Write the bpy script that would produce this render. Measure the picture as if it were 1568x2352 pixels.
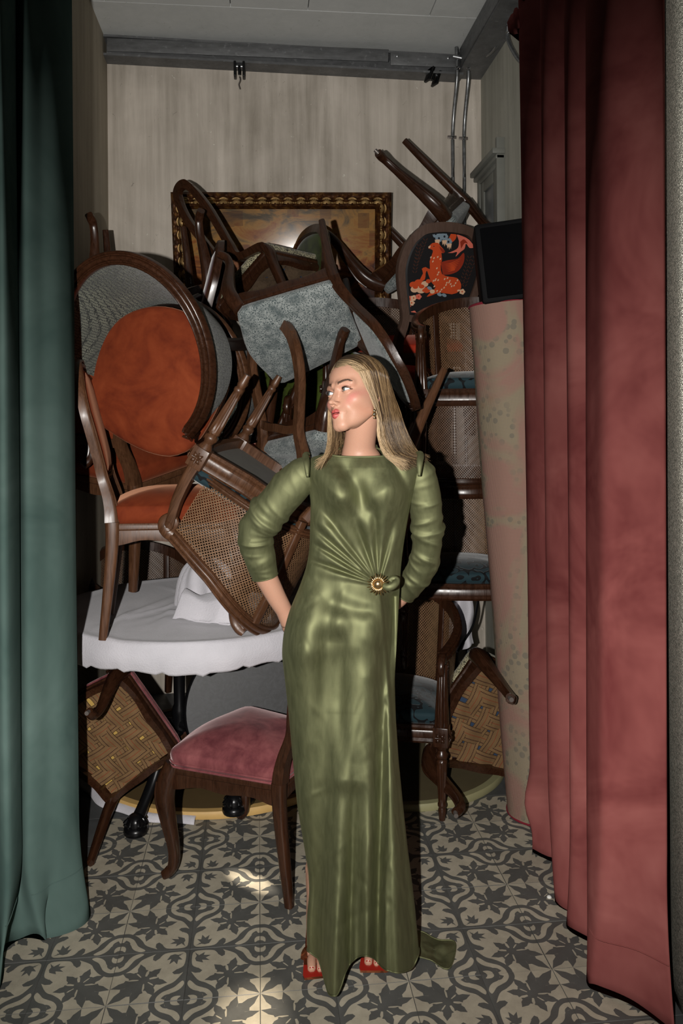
import bpy, bmesh, math, random
import numpy as np
from mathutils import Vector, Matrix, Quaternion
from mathutils.geometry import delaunay_2d_cdt

for _o in list(bpy.data.objects):
    bpy.data.objects.remove(_o)
C = bpy.context.scene
COL = C.collection
PI = math.pi
rnd = random.Random(7)

# ---------------------------------------------------------------- camera, world, lights, exposure
EYE = Vector((0.0, 0.0, 1.527))
YAW, ROLL = math.radians(-6.0), math.radians(0.476)
cam_d = bpy.data.cameras.new('camera')
cam = bpy.data.objects.new('camera', cam_d)
COL.objects.link(cam)
cam_d.sensor_width = 36.0
cam_d.lens = 1828.0 / 2352.0 * 36.0
cam_d.shift_y = (958.0 - 1176.0) / 2352.0
cam_d.clip_start = 0.05
cam.matrix_world = (Matrix.Translation(EYE) @ Matrix.Rotation(YAW, 4, 'Z')
                    @ Matrix.Rotation(ROLL, 4, 'Y') @ Matrix.Rotation(PI / 2, 4, 'X'))
C.camera = cam

world = bpy.data.worlds.new('world')
C.world = world
world.use_nodes = True
world.node_tree.nodes['Background'].inputs[0].default_value = (0.75, 0.85, 1.0, 1)
world.node_tree.nodes['Background'].inputs[1].default_value = 0.006


def add_light(name, kind, loc, aim, energy, color=(1, 1, 1), **kw):
    d = bpy.data.lights.new(name, kind)
    d.energy = energy
    d.color = color
    for k, v in kw.items():
        setattr(d, k, v)
    o = bpy.data.objects.new(name, d)
    COL.objects.link(o)
    o.location = loc
    o.rotation_euler = (Vector(aim) - Vector(loc)).to_track_quat('-Z', 'Y').to_euler()
    return o


# the on-camera flash: a small hard source a hand's width left of the lens
add_light('camera_flash', 'SPOT', (-0.17, -0.02, 1.535), (0.26, 3.0, 1.45), 335.0, (1.0, 0.965, 0.92),
          spot_size=math.radians(98), spot_blend=0.75, shadow_soft_size=0.012)
# slivers of daylight that glance off something bright and land on the floor
add_light('sun_glint_near', 'SPOT', (-.45, -.7, 2.7), (-0.03, 2.04, 0.0), 1500.0, (1.0, 0.86, 0.68),
          spot_size=math.radians(3.4), spot_blend=1.0, shadow_soft_size=0.02)
g = add_light('sun_glint_far', 'SPOT', (-.62, -.1, 1.75), (-0.035, 2.64, 0.0), 1900.0, (1.0, 0.88, 0.72),
              spot_size=math.radians(1.0), spot_blend=1.0, shadow_soft_size=0.004)
g.scale = (4.2, 1.0, 1.0)
g.rotation_euler.rotate_axis('Z', math.radians(-16))
# daylight through the open front of the room, low and to the left behind the camera
add_light('daylight_opening', 'AREA', (-1.9, -1.6, 0.9), (1.1, 1.9, 0.9), 3.0, (0.95, 0.97, 1.0),
          shape='RECTANGLE', size=0.9, size_y=1.3)

C.view_settings.view_transform = 'Standard'
C.view_settings.look = 'None'
C.view_settings.gamma = 1.0
C.view_settings.use_curve_mapping = False
C.view_settings.exposure = 0.0

# ---------------------------------------------------------------- mesh helpers
class MB:
    def __init__(s):
        s.v = []; s.f = []; s.uv = []; s.mi = []; s.col = None

    def add(s, vs, fs, uv=None, mi=0):
        n = len(s.v)
        s.v.extend([tuple(map(float, p)) for p in vs])
        s.uv.extend(uv if uv is not None else [(0.0, 0.0)] * len(vs))
        s.f.extend([tuple(i + n for i in f) for f in fs])
        s.mi.extend([mi] * len(fs) if isinstance(mi, int) else mi)
        return n


MESH_CACHE = {}


def mesh_of(mb, name, mats, smooth=40):
    me = bpy.data.meshes.new(name)
    me.from_pydata(mb.v, [], mb.f)
    if not isinstance(mats, (list, tuple)):
        mats = [mats]
    for m in mats:
        me.materials.append(m)
    if len(mats) > 1:
        me.polygons.foreach_set('material_index', mb.mi)
    if any(u != (0.0, 0.0) for u in mb.uv):
        l = me.uv_layers.new(name='UVMap')
        idx = np.zeros(len(me.loops), dtype=np.int32)
        me.loops.foreach_get('vertex_index', idx)
        l.data.foreach_set('uv', np.array(mb.uv, dtype=np.float32)[idx].ravel())
    if mb.col is not None:
        a = me.color_attributes.new('Col', 'FLOAT_COLOR', 'POINT')
        c = np.ones((len(mb.v), 4), dtype=np.float32)
        c[:, :3] = np.array(mb.col, dtype=np.float32)
        a.data.foreach_set('color', c.ravel())
    bm = bmesh.new(); bm.from_mesh(me)
    bmesh.ops.recalc_face_normals(bm, faces=bm.faces)
    bm.to_mesh(me); bm.free()
    if smooth:
        me.polygons.foreach_set('use_smooth', [True] * len(me.polygons))
        if smooth < 180:
            me.set_sharp_from_angle(angle=math.radians(smooth))
    me.update()
    return me


def link(name, me, parent=None):
    o = bpy.data.objects.new(name, me)
    COL.objects.link(o)
    if parent is not None:
        o.parent = parent
    return o


def build(mb, name, mats, parent=None, smooth=40):
    return link(name, mesh_of(mb, name, mats, smooth), parent)


def cached(key, fn, name, mats, parent, smooth=40):
    if key not in MESH_CACHE:
        MESH_CACHE[key] = mesh_of(fn(), name, mats, smooth)
    return link(name, MESH_CACHE[key], parent)


def tag(o, label=None, cat=None, group=None, kind=None):
    if label: o['label'] = label
    if cat: o['category'] = cat
    if group: o['group'] = group
    if kind: o['kind'] = kind
    return o


def empty(name, label, cat, mat=None, group=None):
    o = bpy.data.objects.new(name, None)
    o.empty_display_size = 0.1
    COL.objects.link(o)
    if mat is not None:
        o.matrix_world = mat
    return tag(o, label, cat, group)


def V(*a):
    return np.array(a, dtype=float)


def catmull(pts, n=6):
    P = np.array(pts, dtype=float)
    if len(P) < 3:
        return np.array([P[0] + (P[-1] - P[0]) * t for t in np.linspace(0, 1, n + 1)])
    Q = np.vstack([2 * P[0] - P[1], P, 2 * P[-1] - P[-2]])
    out = []
    for i in range(len(P) - 1):
        a, b, c, d = Q[i:i + 4]
        for t in np.linspace(0, 1, n, endpoint=False):
            out.append(0.5 * ((2 * b) + (c - a) * t + (2 * a - 5 * b + 4 * c - d) * t * t + (3 * b - a - 3 * c + d) * t ** 3))
    out.append(P[-1])
    return np.array(out)


def circ(n=10, e=2.0):
    o = []
    for i in range(n):
        a = 2 * PI * (i + 0.5) / n
        c, s = math.cos(a), math.sin(a)
        o.append((math.copysign(abs(c) ** (2 / e), c), math.copysign(abs(s) ** (2 / e), s)))
    return o


ROUND = circ(10)
SQ = circ(12, 5.0)
# a moulded rail: flat back, two grooves and a rounded bead on the face (+b side)
MOULD = [(-1, -1), (1, -1), (1, .30), (.90, .68), (.76, .78), (.62, .66), (.52, .22), (.40, .22), (.32, .80), (.16, 1.0), (-.16, 1.0), (-.32, .80), (-.40, .22), (-.52, .22), (-.62, .66), (-.76, .78), (-.90, .68), (-1, .30)]


def sweep(mb, path, prof, scale, ref=(0, 0, 1), closed=False, cap=True, mi=0, uvs=None):
    """sweep a 2D profile along a path; profile a-axis = ref x tangent side, b-axis = ref (projected).
    scale: scalar, (a,b), or list of those per point"""
    P = np.array(path, dtype=float)
    n = len(P)
    T = np.zeros_like(P)
    if closed:
        T = np.roll(P, -1, 0) - np.roll(P, 1, 0)
    else:
        T[1:-1] = P[2:] - P[:-2]; T[0] = P[1] - P[0]; T[-1] = P[-1] - P[-2]
    T /= np.maximum(np.linalg.norm(T, axis=1, keepdims=True), 1e-9)
    R = np.array(ref, dtype=float)
    if R.ndim == 1:
        R = np.tile(R, (n, 1))
    B = R - (R * T).sum(1, keepdims=True) * T
    bad = np.linalg.norm(B, axis=1) < 1e-3
    for i in np.where(bad)[0]:
        B[i] = np.cross(T[i], V(1, .3, .1))
    B /= np.linalg.norm(B, axis=1, keepdims=True)
    A = np.cross(B, T)
    pr = np.array(prof, dtype=float)
    sc = np.array(scale, dtype=float)
    if sc.ndim == 0:
        sc = np.tile([float(sc)] * 2, (n, 1))
    elif sc.ndim == 1 and len(sc) == 2 and n != 2:
        sc = np.tile(sc, (n, 1))
    elif sc.ndim == 1:
        sc = np.stack([sc, sc], 1)
    m = len(pr)
    vs = (P[:, None, :] + A[:, None, :] * (pr[None, :, 0] * sc[:, 0:1])[:, :, None] + B[:, None, :] * (pr[None, :, 1] * sc[:, 1:2])[:, :, None]).reshape(-1, 3)
    fs = []
    for i in range(n if closed else n - 1):
        j = (i + 1) % n
        for k in range(m):
            l = (k + 1) % m
            fs.append((i * m + k, i * m + l, j * m + l, j * m + k))
    if cap and not closed:
        fs.append(tuple(range(m))[::-1]); fs.append(tuple((n - 1) * m + k for k in range(m)))
    mb.add(vs, fs, mi=mi)


def tube(mb, pts, r, n=6, prof=ROUND, ref=(0, 0, 1), mi=0):
    """smooth tube through control points with a radius (or (a,b)) for each"""
    P = catmull(pts, n)
    if np.isscalar(r):
        r = [r] * len(pts)
    rr = np.array([(x, x) if np.isscalar(x) else x for x in r], dtype=float)
    t = np.linspace(0, len(pts) - 1, len(P))
    sc = np.stack([np.interp(t, range(len(pts)), rr[:, k]) for k in range(2)], 1)
    sweep(mb, P, prof, sc, ref, mi=mi)


def lathe(mb, prof, n=20, base=(0, 0, 0), flutes=0, fl_range=(0, 0), fl_d=0.0, mi=0):
    vs = []; fs = []
    for (r, z) in prof:
        for k in range(n):
            a = 2 * PI * k / n
            rr = r
            if flutes and fl_range[0] <= z <= fl_range[1]:
                rr = r - fl_d * (0.5 + 0.5 * math.cos(a * flutes)) ** 2
            vs.append((base[0] + rr * math.cos(a), base[1] + rr * math.sin(a), base[2] + z))
    m = len(prof)
    for i in range(m - 1):
        for k in range(n):
            l = (k + 1) % n
            fs.append((i * n + k, i * n + l, (i + 1) * n + l, (i + 1) * n + k))
    fs.append(tuple(range(n))[::-1]); fs.append(tuple((m - 1) * n + k for k in range(n)))
    mb.add(vs, fs, mi=mi)


def box(mb, lo, hi, bev=0.0, mi=0, M=None):
    if bev <= 0:
        vs = [(x, y, z) for x in (lo[0], hi[0]) for y in (lo[1], hi[1]) for z in (lo[2], hi[2])]
        fs = [(0, 1, 3, 2), (4, 6, 7, 5), (0, 4, 5, 1), (2, 3, 7, 6), (0, 2, 6, 4), (1, 5, 7, 3)]
    else:
        bm = bmesh.new()
        bmesh.ops.create_cube(bm, size=1)
        for v in bm.verts:
            v.co = Vector([(lo[i] + hi[i]) / 2 + v.co[i] * (hi[i] - lo[i]) for i in range(3)])
        bmesh.ops.bevel(bm, geom=bm.edges[:], offset=bev, segments=2, affect='EDGES', profile=0.5)
        bm.verts.index_update()
        vs = [tuple(v.co) for v in bm.verts]
        fs = [tuple(v.index for v in f.verts) for f in bm.faces]
        bm.free()
    if M is not None:
        vs = [tuple(M @ Vector(p)) for p in vs]
    mb.add(vs, fs, mi=mi)


def grid(mb, P, wrap_u=False, wrap_v=False, uv=None, mi=0):
    """P: (nu,nv,3) array"""
    nu, nv = P.shape[:2]
    fs = []
    for i in range(nu if wrap_u else nu - 1):
        for j in range(nv if wrap_v else nv - 1):
            a, b = (i + 1) % nu, (j + 1) % nv
            fs.append((i * nv + j, a * nv + j, a * nv + b, i * nv + b))
    mb.add(P.reshape(-1, 3), fs, uv=uv, mi=mi)


def dome(mb, outline, base_z, edge_h, crown_h, rings=7, centre=None, power=2.4, axis='z', mi=0, bottom=True, bulge=0.008):
    """a stuffed cushion on a closed outline (list of xy)"""
    O = np.array(outline, dtype=float)
    c = O.mean(0) if centre is None else np.array(centre)
    prof = []
    prof.append((1.0, 0.0, 0))
    for k in range(1, 5):
        t = k / 4 * PI / 2
        prof.append((1.0, edge_h * math.sin(t) , bulge * math.sin(2 * t)))
    for k in range(1, rings + 1):
        s = 1 - k / rings
        prof.append((max(s, 0.02), edge_h + (crown_h - edge_h) * (1 - s ** power), 0))
    n = len(O); vs = []; fs = []
    d = O - c
    dn = d / np.linalg.norm(d, axis=1, keepdims=True)
    for (s, z, b) in prof:
        q = c + d * s + dn * b
        vs += [(p[0], p[1], base_z + z) for p in q]
    m = len(prof)
    for i in range(m - 1):
        for k in range(n):
            l = (k + 1) % n
            fs.append((i * n + k, i * n + l, (i + 1) * n + l, (i + 1) * n + k))
    fs.append(tuple((m - 1) * n + k for k in range(n)))
    if bottom:
        fs.append(tuple(range(n))[::-1])
    mb.add(vs, fs, mi=mi)


def poly_layers(outline, layers, grid_step=None):
    """triangulate a flat print: outline polygon + coloured polygons painted in order -> verts2d, tris, material index per tri"""
    pts = []; faces = []
    def addp(poly):
        n = len(pts)
        q = [(float(p[0]), float(p[1])) for p in poly]
        if sum(q[i][0] * q[(i + 1) % len(q)][1] - q[(i + 1) % len(q)][0] * q[i][1] for i in range(len(q))) < 0:
            poly = poly[::-1]
        pts.extend([Vector((float(p[0]), float(p[1]))) for p in poly])
        faces.append(list(range(n, n + len(poly))))
    addp(outline)
    for (_, poly) in layers:
        addp(poly)
    nf = len(faces)
    if grid_step:
        O = np.array(outline)
        for x in np.arange(O[:, 0].min(), O[:, 0].max(), grid_step):
            for y in np.arange(O[:, 1].min(), O[:, 1].max(), grid_step):
                pts.append(Vector((x, y)))
    vo, eo, fo, ov, oe, of = delaunay_2d_cdt(pts, [], faces, 0, 1e-6)
    tris = []; mi = []
    for f, orig in zip(fo, of):
        orig = [q for q in orig if q < nf]
        if 0 not in orig:
            continue
        top = max(orig)
        tris.append(tuple(f)); mi.append(0 if top == 0 else layers[top - 1][0])
    return [(p.x, p.y) for p in vo], tris, mi


# ---------------------------------------------------------------- materials
class NT:
    def __init__(s, name):
        s.m = bpy.data.materials.new(name); s.m.use_nodes = True
        s.t = s.m.node_tree; s.b = s.t.nodes['Principled BSDF']; s.out = s.t.nodes['Material Output']

    def n(s, typ, **kw):
        o = s.t.nodes.new('ShaderNode' + typ)
        for k, v in kw.items():
            if k.startswith('i_'):
                key = k[2:]
                key = int(key) if key.isdigit() else key.replace('_', ' ')
                if hasattr(v, 'node') or isinstance(v, bpy.types.NodeSocket):
                    s.t.links.new(v, o.inputs[key])
                else:
                    o.inputs[key].default_value = v
            else:
                setattr(o, k, v)
        return o

    def l(s, a, b):
        s.t.links.new(a, b)

    def set(s, **kw):
        for k, v in kw.items():
            key = k.replace('_', ' ')
            if isinstance(v, bpy.types.NodeSocket):
                s.l(v, s.b.inputs[key])
            else:
                s.b.inputs[key].default_value = v

    def coord(s, which='Object', scale=(1, 1, 1), rot=(0, 0, 0)):
        tc = s.n('TexCoord')
        mp = s.n('Mapping')
        mp.inputs['Scale'].default_value = scale
        mp.inputs['Rotation'].default_value = rot
        s.l(tc.outputs[which], mp.inputs['Vector'])
        return mp.outputs[0]

    def noise(s, vec, scale, detail=4, rough=.55, dist=0.0):
        o = s.n('TexNoise'); s.l(vec, o.inputs['Vector'])
        o.inputs['Scale'].default_value = scale; o.inputs['Detail'].default_value = detail
        o.inputs['Roughness'].default_value = rough; o.inputs['Distortion'].default_value = dist
        return o.outputs['Fac']

    def ramp(s, fac, stops, interp='LINEAR'):
        o = s.n('ValToRGB'); s.l(fac, o.inputs[0])
        r = o.color_ramp; r.interpolation = interp
        while len(r.elements) < len(stops):
            r.elements.new(0.5)
        for e, (p, c) in zip(r.elements, stops):
            e.position = p
            e.color = (c, c, c, 1) if np.isscalar(c) else (*c, 1)
        return o.outputs[0]

    def mix(s, fac, a, b, mode='MIX'):
        o = s.n('Mix', data_type='RGBA', blend_type=mode)
        for v, i in ((fac, 0), (a, 6), (b, 7)):
            if isinstance(v, bpy.types.NodeSocket):
                s.l(v, o.inputs[i])
            else:
                o.inputs[i].default_value = v if (i == 0) else (*v, 1)
        return o.outputs[2]

    def math(s, op, a, b=0.0, c=0.0):
        o = s.n('Math', operation=op)
        for i, v in enumerate((a, b, c)):
            if isinstance(v, bpy.types.NodeSocket):
                s.l(v, o.inputs[i])
            else:
                o.inputs[i].default_value = v
        return o.outputs[0]

    def bump(s, h, strength=.3, dist=.002):
        o = s.n('Bump'); s.l(h, o.inputs['Height'])
        o.inputs['Strength'].default_value = strength; o.inputs['Distance'].default_value = dist
        s.l(o.outputs[0], s.b.inputs['Normal'])
        return o.outputs[0]


def rgb(r, g, b):
    f = lambda c: (c / 255 / 12.92) if c / 255 <= .04045 else ((c / 255 + .055) / 1.055) ** 2.4
    return (f(r), f(g), f(b))


def m_wood(name, dark, light, rough=.34, scale=1.0):
    t = NT(name)
    c = t.coord('Object', (14 * scale, 14 * scale, 2.2 * scale))
    n = t.noise(c, 4.0, 6, .6, 1.2)
    c2 = t.coord('Object', (90, 90, 6))
    g = t.noise(c2, 3.0, 3, .5)
    big = t.noise(t.coord('Object'), 7.0, 2)
    f = t.math('ADD', t.math('MULTIPLY', n, .6), t.math('MULTIPLY', g, .4))
    col = t.ramp(f, [(.3, dark), (.7, light)])
    col = t.mix(t.ramp(big, [(.35, .0), (.7, .3)]), col, tuple(x * .6 for x in dark))
    t.set(Base_Color=col, Roughness=t.ramp(n, [(.3, rough - .06), (.7, rough + .12)]), Coat_Weight=.12, Coat_Roughness=.25)
    t.bump(g, .15, .0006)
    return t.m


def m_plain(name, col, rough=.5, metal=0.0, **kw):
    t = NT(name)
    n = t.noise(t.coord('Object'), 18.0, 3)
    c = t.mix(t.ramp(n, [(.3, 0.0), (.75, 1.0)]), tuple(x * .88 for x in col), col)
    t.set(Base_Color=c, Roughness=rough, Metallic=metal, **kw)
    return t.m


def m_velvet(name, col, hi, lo, sheen=.8, nap=0.0, patch=9.0, tint=(1, 1, 1)):
    """short-pile velvet: brushed patches, a sheen at glancing angles and (nap) a pile that leans downwards"""
    t = NT(name)
    vec = t.coord('Object')
    n = t.noise(vec, patch, 4, .6, .8)
    n2 = t.noise(t.coord('Object', (1, 1, .45)), patch * 3.1, 3, .6, .3)
    f = t.math('ADD', t.math('MULTIPLY', n, .72), t.math('MULTIPLY', n2, .28))
    c = t.ramp(f, [(.34, lo), (.5, col), (.68, hi)])
    t.set(Base_Color=c, Roughness=.85, Sheen_Weight=sheen, Sheen_Roughness=.35, Sheen_Tint=(*tint, 1), Specular_IOR_Level=.0 if nap else .15)
    fine = t.noise(vec, 700.0, 2)
    if nap:
        geo = t.n('NewGeometry')
        add = t.n('VectorMath', operation='ADD'); t.l(geo.outputs['Normal'], add.inputs[0]); add.inputs[1].default_value = (0, 0, nap)
        nrm = t.n('VectorMath', operation='NORMALIZE'); t.l(add.outputs[0], nrm.inputs[0])
        t.l(nrm.outputs[0], t.b.inputs['Normal'])
    else:
        t.bump(fine, .2, .0008)
    return t.m


def m_floral(name, ground, line, scale=42.0, cover=.5):
    """woven blossom pattern: curled petal rings in a pale thread on the ground colour"""
    t = NT(name)
    vec = t.coord('Object')
    nz = t.n('TexNoise'); t.l(vec, nz.inputs['Vector']); nz.inputs['Scale'].default_value = scale * .55; nz.inputs['Detail'].default_value = 2
    mv = t.n('VectorMath', operation='MULTIPLY_ADD'); t.l(nz.outputs['Color'], mv.inputs[0]); mv.inputs[1].default_value = (.022,) * 3; t.l(vec, mv.inputs[2])
    vo = t.n('TexVoronoi', feature='F1'); t.l(mv.outputs[0], vo.inputs['Vector']); vo.inputs['Scale'].default_value = scale
    v2 = t.n('TexVoronoi', feature='DISTANCE_TO_EDGE'); t.l(mv.outputs[0], v2.inputs['Vector']); v2.inputs['Scale'].default_value = scale * 1.7
    ring = t.math('SINE', t.math('MULTIPLY', vo.outputs['Distance'], 17.0))
    a = t.ramp(ring, [(.1, 0.0), (.5, 1.0)])
    e = t.ramp(v2.outputs['Distance'], [(.05, 1.0), (.14, 0.0)])
    f = t.math('MAXIMUM', t.math('MULTIPLY', a, .75), t.math('MULTIPLY', e, .8))
    big = t.noise(vec, scale * .35, 3)
    f = t.math('MULTIPLY', f, t.ramp(big, [(cover - .18, 0.15), (cover + .06, 1.0)]))
    th = t.noise(t.coord('Object', (1, 1, 1)), 900.0, 1)
    col = t.mix(f, ground, line)
    col = t.mix(t.math('MULTIPLY', th, .35), col, tuple(x * .5 for x in ground))
    t.set(Base_Color=col, Roughness=.8, Sheen_Weight=.2, Specular_IOR_Level=.2)
    t.bump(f, .25, .0015)
    return t.m


def m_damask(name, ground, pile):
    t = NT(name)
    vec = t.coord('Object')
    nz = t.n('TexNoise'); t.l(vec, nz.inputs['Vector']); nz.inputs['Scale'].default_value = 9.0
    mv = t.n('VectorMath', operation='MULTIPLY_ADD'); t.l(nz.outputs['Color'], mv.inputs[0]); mv.inputs[1].default_value = (.09,) * 3; t.l(vec, mv.inputs[2])
    vo = t.n('TexVoronoi', feature='SMOOTH_F1'); t.l(mv.outputs[0], vo.inputs['Vector']); vo.inputs['Scale'].default_value = 17.0; vo.inputs['Smoothness'].default_value = .15
    s = t.math('SINE', t.math('MULTIPLY', vo.outputs['Distance'], 13.0))
    f = t.ramp(s, [(.46, 0.0), (.56, 1.0)])
    t.set(Base_Color=t.mix(f, ground, pile), Roughness=.75, Sheen_Weight=.35, Sheen_Roughness=.4, Specular_IOR_Level=.2)
    t.bump(f, .4, .002)
    return t.m


def m_cane(name, col):
    """woven cane: a diagonal lattice of round holes between the strands"""
    t = NT(name)
    tc = t.n('TexCoord')
    sep = t.n('SeparateXYZ'); t.l(tc.outputs['UV'], sep.inputs[0])
    S = 1 / 0.0135
    def hole(ox, oy, r, soft=.05):
        u = t.math('SUBTRACT', t.math('FRACT', t.math('ADD', t.math('MULTIPLY', sep.outputs[0], S), ox)), .5)
        v = t.math('SUBTRACT', t.math('FRACT', t.math('ADD', t.math('MULTIPLY', sep.outputs[1], S), oy)), .5)
        d = t.math('SQRT', t.math('ADD', t.math('MULTIPLY', u, u), t.math('MULTIPLY', v, v)))
        return t.math('LESS_THAN', d, r)
    h = t.math('MAXIMUM', hole(0, 0, .225), hole(.5, .5, .225))
    h = t.math('MAXIMUM', h, t.math('MAXIMUM', hole(.5, 0, .06), hole(0, .5, .06)))
    w = t.n('TexWave', wave_type='BANDS', bands_direction='DIAGONAL'); t.l(tc.outputs['UV'], w.inputs['Vector']); w.inputs['Scale'].default_value = 60.0
    n = t.noise(t.coord('UV'), 30.0, 3)
    c = t.mix(w.outputs['Fac'], tuple(x * .6 for x in col), col)
    c = t.mix(t.ramp(n, [(.35, 0.0), (.75, .6)]), c, tuple(x * .35 for x in col))
    t.set(Base_Color=c, Roughness=.45)
    t.bump(w.outputs['Fac'], .4, .001)
    tr = t.n('BsdfTransparent'); mx = t.n('MixShader')
    t.l(h, mx.inputs[0]); t.l(t.b.outputs[0], mx.inputs[1]); t.l(tr.outputs[0], mx.inputs[2]); t.l(mx.outputs[0], t.out.inputs[0])
    return t.m


WOOD = m_wood('dark_walnut', (.016, .006, .003), (.060, .022, .0095), .27)
WOOD_MID = m_wood('brown_walnut', (.045, .018, .008), (.145, .062, .027), .40)
WOOD_FLAT = m_wood('flat_brown_paint', (.075, .042, .03), (.12, .07, .05), .5)
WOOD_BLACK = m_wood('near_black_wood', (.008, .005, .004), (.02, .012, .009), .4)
ORANGE = m_velvet('orange_velvet', (.19, .033, .010), (.25, .050, .016), (.115, .017, .006), .35, patch=5.5, tint=(1, .5, .3))
RED = m_velvet('red_velvet', (.42, .035, .015), (.55, .07, .03), (.25, .015, .008), .3, tint=(1, .5, .4))
PINK = m_velvet('dusty_pink_velvet', (.20, .058, .062), (.30, .10, .10), (.10, .022, .028), .4, tint=(1, .75, .75))
MAUVE = m_velvet('mauve_velvet', (.10, .03, .045), (.14, .05, .065), (.05, .015, .02), .4)
GREEN = m_velvet('moss_green_velvet', (.035, .05, .006), (.06, .085, .012), (.015, .02, .003), .3)
GREY_FLORAL = m_floral('grey_floral_weave', rgb(78, 88, 89), rgb(172, 177, 174), 62.0)
CREAM_FLORAL = m_floral('black_cream_floral', rgb(22, 24, 22), rgb(205, 196, 160), 66.0, .46)
TEAL = m_damask('teal_damask', rgb(30, 50, 56), rgb(5, 7, 10))
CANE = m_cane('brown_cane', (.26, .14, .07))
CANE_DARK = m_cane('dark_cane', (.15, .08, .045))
BRASS = m_plain('brass', (.6, .42, .15), .3, 1.0)
STEEL_GLIDE = m_plain('worn_glide', (.25, .22, .2), .4, .6)


def m_strap(name):
    t = NT(name)
    tc = t.n('TexCoord'); sep = t.n('SeparateXYZ'); t.l(tc.outputs['UV'], sep.inputs[0])
    u = sep.outputs[0]
    line = lambda c, w: t.math('LESS_THAN', t.math('ABSOLUTE', t.math('SUBTRACT', u, c)), w)
    dash = t.math('GREATER_THAN', t.math('FRACT', t.math('MULTIPLY', sep.outputs[1], 160.0)), .35)
    dk = t.math('MULTIPLY', t.math('MAXIMUM', line(.22, .028), line(.78, .028)), dash)
    rd = t.math('MULTIPLY', line(.5, .018), dash)
    wv = t.n('TexWave', bands_direction='DIAGONAL'); t.l(t.coord('UV', (1, 18, 1)), wv.inputs['Vector']); wv.inputs['Scale'].default_value = 22.0
    n = t.noise(t.coord('Object'), 20.0, 4)
    c = t.mix(wv.outputs['Fac'], rgb(108, 84, 58), rgb(156, 124, 88))
    c = t.mix(t.ramp(n, [(.3, 0.0), (.8, .55)]), c, rgb(96, 72, 48))
    sel = t.math('GREATER_THAN', t.math('ABSOLUTE', t.math('SUBTRACT', u, .5)), .465)
    c = t.mix(t.math('MULTIPLY', sel, .75), c, rgb(50, 34, 22))
    c = t.mix(dk, c, rgb(48, 22, 28)); c = t.mix(rd, c, rgb(140, 42, 30))
    t.set(Base_Color=c, Roughness=.9, Specular_IOR_Level=.1)
    t.bump(wv.outputs['Fac'], .4, .0012)
    return t.m


STRAP = m_strap('striped_jute_webbing')
STRAP_DARK = m_wood('dark_webbing', (.05, .03, .016), (.12, .075, .04), .8)
LINING_BLUE = m_plain('blue_lining', rgb(48, 66, 92), .8)
LINING_YELLOW = m_plain('yellow_lining', rgb(196, 160, 84), .8)
LINING_WHITE = m_plain('white_lining', rgb(120, 118, 112), .8)

# ---------------------------------------------------------------- setting
XL, XR, YB, YF, ZC = -0.81, 1.30, 4.50, -2.6, 3.60


def m_plaster(name, a, b, streak=1.0, stain=(.10, .085, .065)):
    t = NT(name)
    st = t.noise(t.coord('Object', (5.5, 5.5, .55)), 1.0, 6, .62, .6)
    st2 = t.noise(t.coord('Object', (26, 26, .9)), 1.0, 4, .6, .2)
    cl = t.noise(t.coord('Object'), 1.6, 5, .6, .4)
    f = t.math('ADD', t.math('MULTIPLY', st, .45), t.math('ADD', t.math('MULTIPLY', st2, .22), t.math('MULTIPLY', cl, .33)))
    c = t.ramp(f, [(.34, a), (.5, tuple((x + y) / 2 for x, y in zip(a, b))), (.66, b)])
    sc = t.n('TexVoronoi', feature='DISTANCE_TO_EDGE'); t.l(t.coord('Object', (3, 3, 1.1), (.3, .9, .4)), sc.inputs['Vector']); sc.inputs['Scale'].default_value = 5.0
    nn = t.noise(t.coord('Object'), 13.0, 5, .7)
    k = t.math('MULTIPLY', t.math('LESS_THAN', sc.outputs['Distance'], .006), t.math('GREATER_THAN', nn, .6))
    c = t.mix(t.math('MULTIPLY', k, .45), c, stain)
    sp = t.noise(t.coord('Object', (1, 1, .5)), 60.0, 3, .7)
    c = t.mix(t.ramp(sp, [(.69, 0.0), (.73, .55)]), c, stain)
    sp2 = t.noise(t.coord('Object', (1, 1, .7), (0, 0, 1)), 47.0, 3, .7)
    c = t.mix(t.ramp(sp2, [(.70, 0.0), (.74, .6)]), c, tuple(min(1, x * 1.35) for x in b))
    t.set(Base_Color=c, Roughness=.82, Specular_IOR_Level=.25)
    t.bump(t.math('ADD', t.math('MULTIPLY', st2, .5), nn), .25, .004)
    return t.m


PLASTER = m_plaster('streaked_plaster', rgb(150, 141, 128), rgb(234, 224, 211))
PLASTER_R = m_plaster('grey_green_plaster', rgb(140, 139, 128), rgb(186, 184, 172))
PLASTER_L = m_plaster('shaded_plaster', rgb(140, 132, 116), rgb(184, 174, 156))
CEIL = m_plaster('ceiling_paint', rgb(196, 199, 197), rgb(212, 214, 212))


def slab(name, lo, hi, mat, parent=None, kind='structure', bev=0.0):
    mb = MB(); box(mb, lo, hi, bev)
    o = build(mb, name, mat, parent)
    if kind: o['kind'] = kind
    return o


slab('wall_back', (XL - .15, YB, -.05), (XR + .15, YB + .15, ZC + .15), PLASTER)
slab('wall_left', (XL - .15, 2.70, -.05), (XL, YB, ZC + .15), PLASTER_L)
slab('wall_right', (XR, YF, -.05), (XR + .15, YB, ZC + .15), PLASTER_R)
wl = slab('wall_left', (-2.75, YF, -.05), (-2.6, 2.70, ZC + .15), PLASTER_L); wl.name = 'wall_far_left'
wl2 = slab('wall_left_return', (-2.6, 2.70, -.05), (XL - .15, 2.85, ZC + .15), PLASTER_L)

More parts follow.
